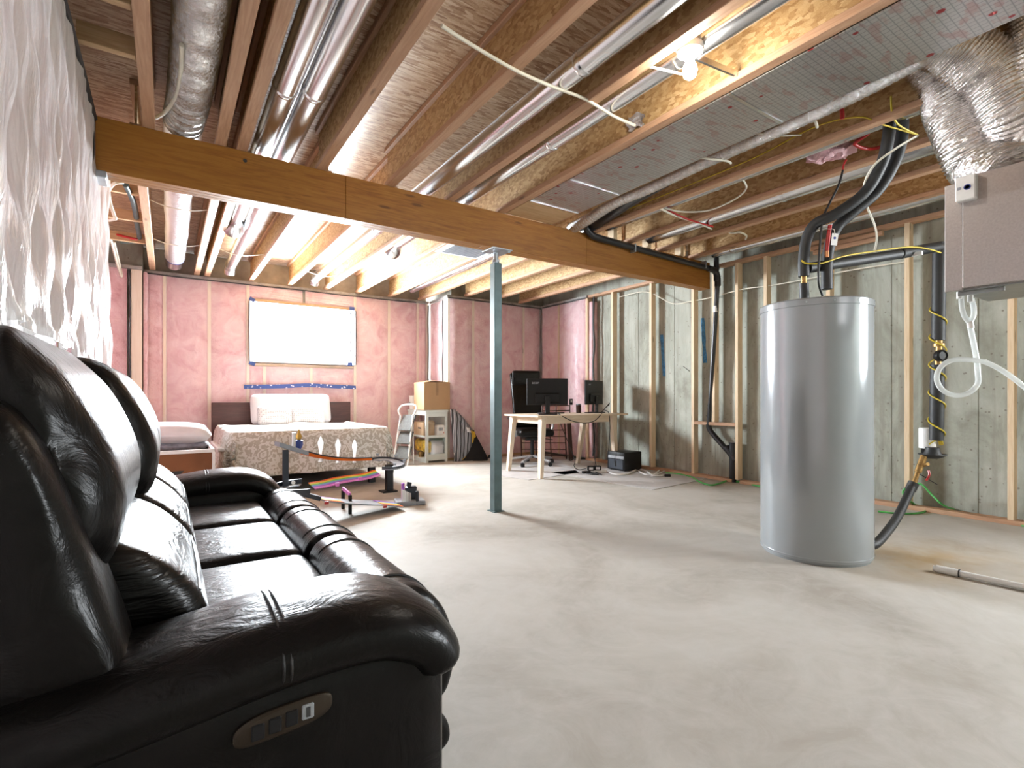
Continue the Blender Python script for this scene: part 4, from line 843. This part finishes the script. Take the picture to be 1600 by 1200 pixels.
# banked turn on the right, on its stand
zc_ = PY(602, 727, 5.12).z; cR = Vector((PY(602, 727, 5.12).x, 5.10, zc_))
arc = [cR+Vector((.135*math.cos(a), .16*math.sin(a), .03*math.sin(a)+.01)) for a in [x*PI/180 for x in range(115, -131, -20)]]
t.part(ribbon(arc, .12, .012, None, 3), 'banked_turn', 'grey_pl')
arc2 = [cR+Vector((.183*math.cos(a), .21*math.sin(a), .03*math.sin(a)+.01)) for a in [x*PI/180 for x in range(115, -131, -20)]]
t.part(ribbon(arc2, .012, .030, None, 3), 'turn_wall', 'dk_blue')
for i in range(1, len(arc2), 3): t.part(B().obox(arc2[i]+Vector((0, 0, .055)), (.022, .022, .022)), 'wall_lug', 'grey_pl')
sp = PZ(608, 768, 0)
t.part(B().box(sp.x-.035, sp.x+.035, sp.y-.035, sp.y+.035, .015, zc_, .003), 'stand', 'black')
t.part(B().box(sp.x-.09, sp.x+.07, sp.y-.07, sp.y+.07, 0, .015, .003), 'stand_foot', 'black')
ram = [PY(590, 739, 4.96), PY(570, 745, 4.86), PY(548, 748, 4.76), PY(525, 752, 4.67), PY(505, 757, 4.58), PY(487, 760, 4.50)]
LN = ['lane_red', 'lane_yellow', 'lane_green', 'lane_blue', 'lane_purple', 'lane_pink']
for i, m_ in enumerate(LN): t.part(ribbon(ram, (.042-.014*(i+1), .042-.014*i), .008, (-.50, .66, .56)), 'rainbow_lane', m_)
for px, py, yy in ((563, 748, 4.72), (527, 757, 4.56)):
    q = PY(px, py, yy); t.part(B().obox(q, (.03, .03, .03)), 'pink_clip', 'lane_pink')
# left turn
cL = PY(462, 764, 4.40); cL.y = 4.42
arcL = [cL+Vector((.12*math.cos(a), .13*math.sin(a), -.02*math.cos(a)*0-.02*(a-1.2)/3)) for a in [x*PI/180 for x in range(60, 301, 20)]]
t.part(ribbon(arcL, .08, .012, None, 3), 'lower_turn', 'grey_pl')
t.part(ribbon([p+(p-cL).normalized()*.045 for p in arcL], .010, .05, None, 3), 'lower_turn_wall', 'dk_blue')
t.part(B().bar(PY(474, 772, 4.28), PY(500, 779, 4.28), .05, .035), 'connector', 'dk_blue')
q = PY(457, 757, 4.5); t.part(B().lathe([(.001, 0), (.016, 0), (.016, .006), (.001, .006)], q+Vector((0, -.03, .02)), 12, Euler((PI/2, 0, 0))), 'white_disc', 'white_pl')
low = [PY(500, 781, 4.28), PY(530, 784, 4.30), PY(560, 786, 4.32), PY(590, 787, 4.33), PY(622, 790, 4.34)]
t.part(ribbon(low, .24, .010), 'lower_track', 'grey_pl')
for i, m_ in enumerate(('lane_purple', 'lane_blue', 'lane_yellow', 'orange')):
    o_ = .055*i-.11
    t.part(ribbon([p+Vector((0, 0, .010)) for p in low[:2]], (o_, o_+.052), .004), 'rainbow_lane', m_)
    t.part(ribbon([p+Vector((0, 0, .010)) for p in low[3:]], (o_, o_+.052), .004), 'rainbow_lane', m_)
for q in (low[0], low[3]): t.part(B().obox(q+Vector((.02, -.125, -.005)), (.03, .02, .022)), 'red_clip', 'red')
g1, g2 = PZ(547, 803, 0), PZ(536, 795, 0)
for g, h_ in ((g1, .16), (g2, .17)): t.part(B().box(g.x-.013, g.x+.013, g.y-.013, g.y+.013, 0, h_, .002), 'gate_post', 'black')
t.part(B().bar(g1+Vector((0, 0, .165)), g2+Vector((0, 0, .18)), .014, .03), 'gate_bar', 'lane_pink')
q = PZ(640, 787, 0)
t.part(B().obox((q.x, q.y, .02), (.26, .20, .04), Euler((0, 0, -.25)), .006), 'launcher_base', 'grey_pl')
t.part(B().box(q.x-.03, q.x+.07, q.y-.02, q.y+.05, .04, .16, .012), 'launcher_head', 'dk_blue')
t.part(B().box(q.x-.06, q.x-.035, q.y+.03, q.y+.06, .0, .19, .004), 'launcher_post', 'lane_purple')
t.part(B().box(q.x+.02, q.x+.045, q.y-.11, q.y-.085, .0, .13, .004), 'launcher_post', 'dk_blue')
t.part(B().cyl((q.x-.01, q.y, .16), (q.x+.0, q.y, .20), .022), 'launcher_knob', 'dk_blue', None, 40)
for i in range(6): t.part(B().box(q.x-.10+i*.016, q.x-.094+i*.016, q.y-.07, q.y-.05, .03, .15-.008*i), 'white_fin', 'white_pl')

# ================================================================== STORAGE CORNER
kx0, kx1, ky0, ky1, kz = 3.20, 3.56, 7.02, 7.70, .79
t = T('display_cabinet', 'pale mint framed cabinet with open side and glazed front', 'cabinet', (3.38, 7.36, 0))
for x in (kx0, kx1-.04):
    for y in (ky0, ky1-.04): t.part(B().box(x, x+.04, y, y+.04, 0, kz-.03, .002), 'corner_post', 'mint')
t.part(B().box(kx0-.01, kx1+.01, ky0-.01, ky1+.01, kz-.03, kz, .003), 'top_board', 'mint')
t.part(B().box(kx0+.002, kx1-.002, ky0+.002, ky1-.002, .03, .055), 'bottom_board', 'mint')
t.part(B().box(kx0+.002, kx1-.002, ky0+.002, ky1-.002, .375, .40), 'shelf', 'mint')
for z in (.055, kz-.10): t.part(B().box(kx0+.04, kx1-.04, ky0, ky0+.03, z, z+.07), 'front_rail', 'mint')
t.part(B().box(kx0+.04, kx1-.04, ky0+.004, ky0+.03, .37, .405), 'front_rail', 'mint')
t.part(B().box(kx0, kx0+.03, ky0+.04, ky1-.04, kz-.08, kz-.03), 'side_rail', 'mint')
t.part(B().box(kx0, kx0+.03, ky0+.04, ky1-.04, .0, .05), 'side_rail', 'mint')
t.part(B().box(kx0+.04, kx1-.04, ky0+.012, ky0+.016, .125, .69), 'pane', 'glass')
t.part(B().box(kx1-.015, kx1-.008, ky0+.04, ky1-.04, .05, kz-.03), 'back_panel', 'mint')
t = T('carton', 'big closed brown carton standing on top of the mint cabinet', 'carton', (3.38, 7.28, kz))
t.part(B().box(3.17, 3.60, 7.02, 7.40, kz+.001, kz+.42, .003), 'body', 'card')
t.part(B().obox((3.27, 7.21, kz+.432), (.21, .37, .006), Euler((0, -.16, 0))), 'flap', 'card_l')
t.part(B().obox((3.49, 7.21, kz+.428), (.21, .37, .006), Euler((0, .06, 0))), 'flap', 'card_l')
t.part(B().box(3.36, 3.405, 7.018, 7.0205, kz+.22, kz+.42), 'tape_strip', 'ptape')
t = T('white_tub', 'white plastic tub behind the big carton', 'tub', (3.262, 7.62, kz))
t.part(B().lathe([(.001, 0), (.065, 0), (.075, .21), (.07, .21), (.001, .20)], (3.262, 7.62, kz+.001), 24), 'body', 'white_pl', None, 40)
t.part(B().lathe([(.079, .0), (.079, .02), (.001, .022)], (3.262, 7.62, kz+.20), 24), 'lid', 'white_pl', None, 40)
t.part(B().box(3.187, 3.191, 7.585, 7.655, kz+.07, kz+.12), 'grey_label', 'grey_pl')
t = T('carton', 'small pale carton on the cabinet shelf', 'carton', (3.34, 7.3, .4))
t.part(B().box(3.215, 3.40, 7.14, 7.50, .401, .60, .003), 'body', 'card_l')
t.part(B().obox((3.30, 7.12, .61), (.16, .10, .004), Euler((.4, 0, 0))), 'flap', 'card')
t.part(B().box(3.2125, 3.2145, 7.24, 7.34, .50, .52), 'print', 'black_mark')
t = T('wrapped_parcel', 'white printed parcel behind the cabinet pane', 'parcel', (3.47, 7.15, .4))
t.part(B().box(3.405, 3.535, 7.06, 7.30, .401, .56, .008), 'body', 'paper')
t.part(B().box(3.43, 3.50, 7.058, 7.0605, .47, .52), 'print', 'grey_pl')
t.part(B().box(3.51, 3.525, 7.058, 7.0605, .43, .45), 'red_dot', 'red')
tag(B().pillow((3.33, 7.52, .225), (.20, .34, .10), Euler((0, PI/2, 0)), 8, 2.5, .5).build('snack_bag', 'snack', None, 70), 'yellow snack bag in the lower cabinet, nearest the ladder', 'bag')
tag(B().pillow((3.30, 7.22, .225), (.18, .22, .11), Euler((0, PI/2, .2)), 8, 2.5, .5).build('snack_bag', 'snack', None, 70), 'yellow bag in the lower cabinet beside the corner post', 'bag')
tag(B().pillow((3.44, 7.14, .20), (.24, .25, .16), Euler((PI/2-.2, 0, .1)), 10, 2.2, .5).build('plastic_bag', 'linen', None, 70), 'white plastic bag seen through the cabinet pane', 'bag')
tag(B().lathe([(.001, 0), (.04, 0), (.045, .08), (.02, .10), (.001, .10)], (3.27, 7.35, .056), 14).build('jar', 'brass', None, 50), 'small dark jar at the bottom of the cabinet', 'jar')
tag(B().lathe([(.001, 0), (.04, 0), (.04, .12), (.03, .14), (.001, .14)], (3.49, 7.42, .401), 14).build('red_tin', 'red', None, 50), 'red tin at the back of the cabinet shelf', 'tin')
# step ladder leaning at the cabinet
t = T('step_ladder', 'white folding step ladder with grey treads leaning at the cabinet', 'ladder', (2.95, 7.2, 0))
L0, L1, L2 = PY(620, 690, 7.15), PY(645, 695, 6.95), None
tl, tr_ = PY(626, 650, 7.25), PY(645, 650, 7.05)
bl, br_ = Vector((PY(618, 712, 7.1).x-.03, 7.12, 0)), Vector((PY(637, 714, 6.92).x, 6.92, 0))
for a, b_ in ((bl, tl), (br_, tr_)): t.part(B().tube([a, a.lerp(b_, .5), b_], .013, 8, 4), 'front_rail', 'white_pl', None, 60)
up = Vector((.05, .03, .16))
t.part(B().tube([tl, tl+up*.5+Vector((-.05, 0, 0)), tl+up+Vector((0, 0, 0)), tr_+up, tr_+up*.5+Vector((.03, 0, 0)), tr_], .014, 8, 6), 'handle', 'white_pl', None, 60)
for f_ in (.25, .55, .86):
    c0, c1 = bl.lerp(tl, f_), br_.lerp(tr_, f_); mid = (c0+c1)/2; d = (c1-c0)
    t.part(B().obox(mid+Vector((.02, .0, 0)), (.20 if f_ < .8 else .26, d.length, .022), Euler((0, 1.05, math.atan2(d.y, d.x)-PI/2)), .004), 'tread', 'tread')
for a, b_ in ((bl+Vector((.16, .14, 0)), tl), (br_+Vector((.14, .12, 0)), tr_)): t.part(B().tube([a, a.lerp(b_, .5), b_], .010, 8, 3), 'rear_leg', 'white_pl', None, 60)
# bags to the right of the cabinet
def cover(u, v, off=0):
    wd = .10+.26*math.sin(PI*min(1, max(0, v*1.02)))**.8
    return (3.605+.035*(1-v)+wd*u, 6.97-off-.07*math.sin(u*PI)*math.sin(v*PI)**.6+.012*math.sin(u*14+v*3), .01+.79*v-.10*u*v)
st = B().grid(cover, 30, 30).build('striped_cover', 'stripe', None, 80)
m_ = st.modifiers.new('thickness', 'SOLIDIFY'); m_.thickness = .04; m_.offset = -1
tag(st, 'grey striped folded cover slumped against the cabinet side', 'cover')
yc = B().grid(lambda u, v: cover(.80+.24*u, .38+.26*v, .055), 10, 10).build('yellow_cloth', 'yellowcloth', None, 80)
m_ = yc.modifiers.new('thickness', 'SOLIDIFY'); m_.thickness = .008
tag(yc, 'yellow cloth corner showing at the right side of the striped cover', 'cloth')
yb = B().grid(lambda u, v: cover(.86+.14*u, .02+.28*v, .052), 6, 12).build('yellow_band', 'yellowcloth', None, 80)
m_ = yb.modifiers.new('thickness', 'SOLIDIFY'); m_.thickness = .008
tag(yb, 'narrow yellow band trailing to the floor below the striped cover', 'band')
wl = B().grid(lambda u, v: cover(.55+.25*u, .60+.10*v, .052), 6, 6).build('white_label', 'paper', None, 80)
m_ = wl.modifiers.new('thickness', 'SOLIDIFY'); m_.thickness = .004
tag(wl, 'white label flap on the striped cover', 'label')
t = T('backpack', 'black cloth bag slumped on the floor by the pink wall', 'bag', (3.98, 6.9, 0))
secs = []
for i in range(9):
    f_ = i/8; h_ = .40*(1-f_)+.0; secs.append([(4.0-.05*f_+(.03+.21*(1-f_))*(1-.1*f_)*math.cos(a)+.01*math.sin(5*a), 6.92+(.02+.09*(1-f_))*math.sin(a)+.03, .005+.46*f_**.9) for a in [2*PI*j/20 for j in range(20)]])
t.part(B().loft(secs), 'body', 'blackcloth', None, 70)
t.part(B().tube([(4.16, 6.84, .03), (4.22, 6.82, .05), (4.26, 6.83, .04), (4.25, 6.85, .07), (4.19, 6.87, .05)], .012, 8), 'strap', 'blackcloth', None, 60)
t.part(B().tube([(3.90, 6.84, .012), (4.02, 6.78, .012), (4.12, 6.77, .012)], .012, 8), 'strap', 'blackcloth', None, 60)

# ================================================================== DESK CORNER
dz = .762
t = T('desk', 'pale wooden desk with splayed legs near the concrete wall', 'desk', (4.42, 5.3, 0))
t.part(B().box(3.72, 5.28, 4.93, 5.68, dz-.022, dz, .003), 'desk_top', 'desk')
t.part(B().box(3.86, 5.12, 5.0, 5.02, dz-.11, dz-.023), 'apron', 'desk')
t.part(B().box(3.86, 5.12, 5.59, 5.61, dz-.11, dz-.023), 'apron', 'desk')
for x in (3.84, 5.10): t.part(B().box(x, x+.02, 5.03, 5.58, dz-.11, dz-.023), 'apron', 'desk')
for fx, fy, tx, ty in ((3.735, 4.90, 3.83, 4.99), (3.775, 5.66, 3.83, 5.62), (5.07, 5.74, 5.10, 5.62), (5.10, 4.98, 5.04, 5.0)):
    b = B(); bt_, tp_ = .024, .036
    b.loft([[(fx+sx*bt_, fy+sy*bt_, 0) for sx, sy in ((-1, -1), (1, -1), (1, 1), (-1, 1))], [(tx+sx*tp_, ty+sy*tp_, dz-.024) for sx, sy in ((-1, -1), (1, -1), (1, 1), (-1, 1))]])
    t.part(b, 'leg', 'desk_z')
def monitor(label, c, wdt, hgt, rot, z0, logo):
    t = T('monitor', label, 'monitor', (c[0], c[1], dz)); Rz = Euler((0, 0, rot)); o = Vector((c[0], c[1], 0))
    def tr(b): bmesh.ops.transform(b.bm, matrix=Matrix.Translation(o) @ Rz.to_matrix().to_4x4(), verts=b.bm.verts); return b
    t.part(tr(B().box(-wdt/2, wdt/2, -.012, .012, z0, z0+hgt, .004)), 'shell', 'screen')
    t.part(tr(B().box(-wdt*.30, wdt*.30, -.035, -.012, z0+.03, z0+hgt*.45, .012)), 'rear_bulge', 'screen')
    t.part(tr(B().box(-.03, .03, -.055, -.03, dz+.012, z0+hgt*.35, .006)), 'stand_neck', 'black')
    t.part(tr(B().box(-.12, .12, -.12, .09, dz+.001, dz+.014, .005)), 'stand_base', 'black')
    t.part(tr(B().box(-wdt/2+.008, wdt/2-.008, .012, .0135, z0+.012, z0+hgt-.008)), 'screen_panel', 'black')
    Mx = Rz.to_matrix().to_4x4() @ Matrix.Translation((-wdt/2+.115, -.0128, z0+hgt-.055)) @ Euler((PI/2, 0, 0)).to_matrix().to_4x4()
    lo = text('acer', .055 if logo else .04, 'grey_pl', 'logo', t.o, Matrix.Translation((0, 0, -dz)) @ Mx)
    return t
m1 = PY(855, 640, 5.22)
monitor('left monitor on the desk, seen from behind facing the chair', (m1.x, 5.22), .535, .345, -TH+.03, .885, True)
m2 = PY(928, 640, 5.28)
monitor('narrower angled monitor at the right end of the desk', (m2.x, 5.28), .53, .335, -TH+.95, .885, False)
t = T('desk_organiser', 'dark wire desk organiser between the two monitors', 'organiser', (4.42, 5.5, dz))
for z in (.03, .10): t.part(B().box(4.22, 4.72, 5.50, 5.51, dz+z, dz+z+.012), 'rail', 'rust')
for x in (4.22, 4.46, 4.71): t.part(B().box(x, x+.012, 5.50, 5.51, dz, dz+.11), 'upright', 'rust')
q = PY(893, 627, 5.5); t.part(B().box(q.x-.03, q.x+.03, 5.505, 5.52, dz+.115, dz+.20, .004), 'photo_clip', 'black'); t.part(B().box(q.x-.012, q.x+.015, 5.502, 5.505, dz+.15, dz+.185), 'clip_card', 'paper')
q = PY(904, 635, 5.45)
t = T('pen_cup', 'small dark cup beside the right monitor', 'cup', (q.x, 5.45, dz))
t.part(B().lathe([(.001, 0), (.035, 0), (.038, .11), (.034, .11), (.03, .01), (.001, .01)], (q.x, 5.45, dz+.001), 16), 'cup', 'rust', None, 40)
t.part(B().box(q.x-.03, q.x+.03, 5.43, 5.47, dz+.112, dz+.13), 'lid', 'grey_pl')
tag(B().box(4.12, 4.50, 5.36, 5.48, dz+.001, dz+.018, .004).build('keyboard', 'black'), 'black keyboard lying flat behind the left monitor', 'keyboard')
cable('monitor_cable', 'black cable sagging across the desk edge between the monitors', 'wire_k', [PY(871, 645, 5.1), PY(880, 651, 4.92), PY(895, 658, 4.90), PY(913, 661, 4.90), PY(928, 658, 4.90), PY(938, 649, 4.92), PY(942, 643, 5.1)], .006)
cable('monitor_cable', 'black cable hanging from the desk down to the power strip', 'wire_k', [PY(930, 660, 4.91), PY(932, 690, 4.9), PY(929, 710, 4.9), PY(931, 725, 4.9), PZ(934, 734, .02)], .005)
cable('monitor_cable', 'stray black cable sticking up beside the right monitor', 'wire_k', [PY(940, 644, 5.2), PY(948, 635, 5.2), PY(952, 630, 5.2), PY(951, 633, 5.2), PY(944, 640, 5.2), PY(951, 645, 5.0), PY(953, 670, 4.92), PY(951, 700, 4.92), PY(949, 718, 4.95)], .005)
cable('monitor_cable', 'thin cable dropping from the desk to the floor beside the back leg', 'wire_k', [PY(874, 648, 5.4), PY(876, 662, 5.4), PY(897, 715, 5.3), PY(897, 728, 5.2), PZ(904, 734, .01), PZ(916, 732, .03)], .005)
# office chair
t = T('office_chair', 'black high-back office chair with silver star base behind the desk', 'chair', (4.45, 6.05, 0))
ca, ra = Vector((4.42, 6.0, 0)), -.35
def TR(b, z=0):
    bmesh.ops.transform(b.bm, matrix=Matrix.Translation(ca) @ Euler((0, 0, ra)).to_matrix().to_4x4(), verts=b.bm.verts); return b
for k in range(5):
    a = 2*PI*k/5+.25; e_ = Vector((.34*math.cos(a), .34*math.sin(a), .075)); hub = Vector((0, 0, .13))
    lg = t.part(TR(B().bar(hub, e_, .045, .03, (0, 0, 1), .006)), 'base_leg', 'chrome')
    t.part(TR(B().lathe([(.001, -.025), (.028, -.025), (.03, -.01), (.03, .01), (.028, .025), (.001, .025)], (e_.x, e_.y, .031), 16, Euler((PI/2, 0, a+.6)))), 'caster', 'black', lg, 40)
t.part(TR(B().cyl((0, 0, .10), (0, 0, .40), .028)), 'gas_lift', 'black', None, 40)
t.part(TR(B().box(-.14, .14, -.12, .12, .36, .42, .02)), 'tilt_mechanism', 'black')
t.part(TR(B().bar((.12, 0, .385), (.30, -.05, .36), .02, .012)), 'lever', 'black')
t.part(TR(B().soft(-.26, .26, -.28, .25, .42, .53, .05, 10, .02)), 'seat', 'leather', None, 70)
b = B().soft(-.24, .24, .19, .28, .53, 1.36, .04, 14)
for v_ in b.bm.verts:
    f_ = max(0, (v_.co.z-.53)/.83); v_.co.y += .18*f_**1.4; v_.co.x *= 1.0-.10*(1-f_)
t.part(TR(b), 'backrest', 'leather', None, 70)
b = B().soft(-.22, .22, .30, .36, 1.16, 1.39, .03, 8); t.part(TR(b), 'headrest', 'leather', None, 70)
for s_ in (-1, 1):
    am = t.part(TR(B().tube([(s_*.27, -.02, .44), (s_*.31, -.02, .55), (s_*.31, .0, .66)], .018, 10)), 'arm_post', 'chrome', None, 60)
    t.part(TR(B().box(s_*.31-.035, s_*.31+.035, -.14, .14, .66, .69, .012)), 'arm_pad', 'black', am)
t.part(TR(B().lathe([(.001, -.02), (.045, -.02), (.045, .02), (.001, .02)], (-.27, -.06, .46), 16, Euler((0, PI/2, 0)))), 'tilt_knob', 'grey_pl', None, 40)
# brown steel rack frames
t = T('folded_rack', 'folded brown steel rack frames leaning behind the desk', 'rack', (4.95, 6.45, 0))
A0, A1 = Vector((4.62, 6.55, 0)), Vector((5.20, 6.15, 0))
for f_ in (0, .33, .66, 1): 
    p = A0.lerp(A1, f_); t.part(B().bar(p+Vector((0, 0, .01)), p+Vector((.06, .12, .62)), .018, .018), 'upright', 'rust')
for z in (.06, .16, .26, .36, .46, .58):
    o_ = Vector((.06, .12, 0))*(z/.62)+Vector((0, 0, z)); t.part(B().bar(A0+o_, A1+o_, .012, .012), 'cross_bar', 'rust')
for i in range(3):
    p = Vector((5.12+.06*i, 5.98+.04*i, .01)); t.part(B().bar(p, p+Vector((.04, .10, .66)), .02, .03), 'upright', 'rust')
t.part(B().bar(Vector((5.10, 5.95, .02)), Vector((5.28, 6.08, .02)), .02, .02), 'foot_bar', 'rust')
# cube machine, power strip
q = PZ(976, 738, 0)
t = T('black_machine', 'black cube-shaped appliance with silver band by the desk leg', 'appliance', (q.x+.16, q.y+.16, 0))
X0, X1, Y0, Y1 = q.x, q.x+.33, q.y, q.y+.32
t.part(B().box(X0, X1, Y0, Y1, .012, .255, .012, 2), 'housing', 'black', None, 40)
t.part(B().box(X0-.004, X0+.01, Y0+.015, Y1-.015, .165, .205, .003), 'silver_band', 'chrome')
t.part(B().box(X0-.003, X0+.01, Y0+.03, Y1-.03, .03, .155, .003), 'front_door', 'dk_blue')
t.part(B().box(X0-.010, X0-.002, (Y0+Y1)/2-.012, (Y0+Y1)/2+.012, .06, .14, .004), 'handle', 'black')
for x in (X0+.04, X1-.04):
    for y in (Y0+.04, Y1-.04): t.part(B().cyl((x, y, 0), (x, y, .013), .015), 'foot', 'black')
for nm, lab, pts_ in (('floor_mat', 'grey plastic floor mat under the desk', ((762, 741), (826, 750.5), (905, 739), (868, 715))), ('floor_mat', 'larger grey floor mat in front of the black cube appliance', ((862, 739), (1019, 766), (1112, 747), (960, 728)))):
    P = [PZ(x, y, .0) for x, y in pts_]
    tag(B().loft([[p+Vector((0, 0, .001)) for p in P], [p+Vector((0, 0, .005)) for p in P]]).build(nm, 'mat'), lab, 'mat')
a, b_ = PZ(917, 737, .02), PZ(947, 736, .02)
t = T('power_strip', 'white power strip on the floor mat with black adapters', 'power strip', (a+b_)/2)
t.part(B().bar(a, b_, .05, .035, (0, 0, 1), .004), 'strip', 'white_pl')
for f_ in (.2, .55): 
    p = a.lerp(b_, f_)+Vector((0, 0, .045)); ad = t.part(B().obox(p, (.09, .06, .06), Euler((0, 0, -TH)), .006), 'adapter', 'black'); t.part(B().obox(p+Vector((-SN*.032, -CS*.032, 0)), (.05, .002, .03), Euler((0, 0, -TH))), 'adapter_label', 'paper', ad)
t.part(B().obox(PZ(912, 737, .02)+Vector((0, -.05, 0)), (.11, .05, .035), Euler((0, 0, -.2)), .005), 'power_brick', 'black')
cable('black_cable', 'coil of black cable lying before the power strip', 'wire_k', [PZ(x, y, .012) for x, y in ((915, 739), (925, 741), (938, 741), (930, 737.5), (940, 742), (922, 738), (934, 740))], .008, 6)
cable('power_cable', 'white cord looping from the power strip round the black appliance', 'white_pl', [PZ(x, y, .014) for x, y in ((948, 737), (962, 741), (978, 741), (988, 737), (997, 733), (1010, 736), (1020, 743), (1034, 743), (1044, 742))], .010, 6)
cable('power_cable', 'second white cord winding beside the stud wall', 'white_pl', [PZ(x, y, .014) for x, y in ((996, 735), (1008, 741), (1022, 741), (1030, 735), (1041, 733), (1036, 737), (1020, 743.5))], .009, 6)
tag(B().obox(PZ(1043, 743, .018), (.075, .035, .035), Euler((0, 0, -TH)), .006).build('plug', 'black'), 'black plug joining the white and green cords', 'plug')
# ================================================================== TAPE ON THE FAR WALL
def strip(label, pts, hgt, mat, Y, name='tape_strip'):
    P = catmull([PY(x, y, Y) for x, y in pts], 6) if len(pts) > 2 else [PY(x, y, Y) for x, y in pts]
    b = B().loft([[p+Vector((0, 0, -hgt/2)), p+Vector((0, 0, hgt/2)), p+Vector((0, -.002, hgt/2)), p+Vector((0, -.002, -hgt/2))] for p in P])
    return tag(b.build(name, mat), label, 'tape')
strip('blue spotted tape strip stuck across the pink wall below the window', ((381, 604.5), (415, 604), (445, 603.5), (480, 602), (515, 603.5), (556, 605.5)), .055, 'tape_spots', YW-.066)
for lab, x, y, a in (('blue tape piece at the window, upper left corner', 394, 468, .5), ('blue tape piece at the window, upper right corner', 550, 482, 0), ('blue tape piece at the window, lower left corner', 394, 568, .4), ('blue tape piece at the window, lower right corner', 547, 569, .1)):
    q = PY(x, y, YW-.068); tag(B().obox(q, (.075, .002, .05), Euler((0, a, 0))).build('tape_piece', 'tape'), lab, 'tape')
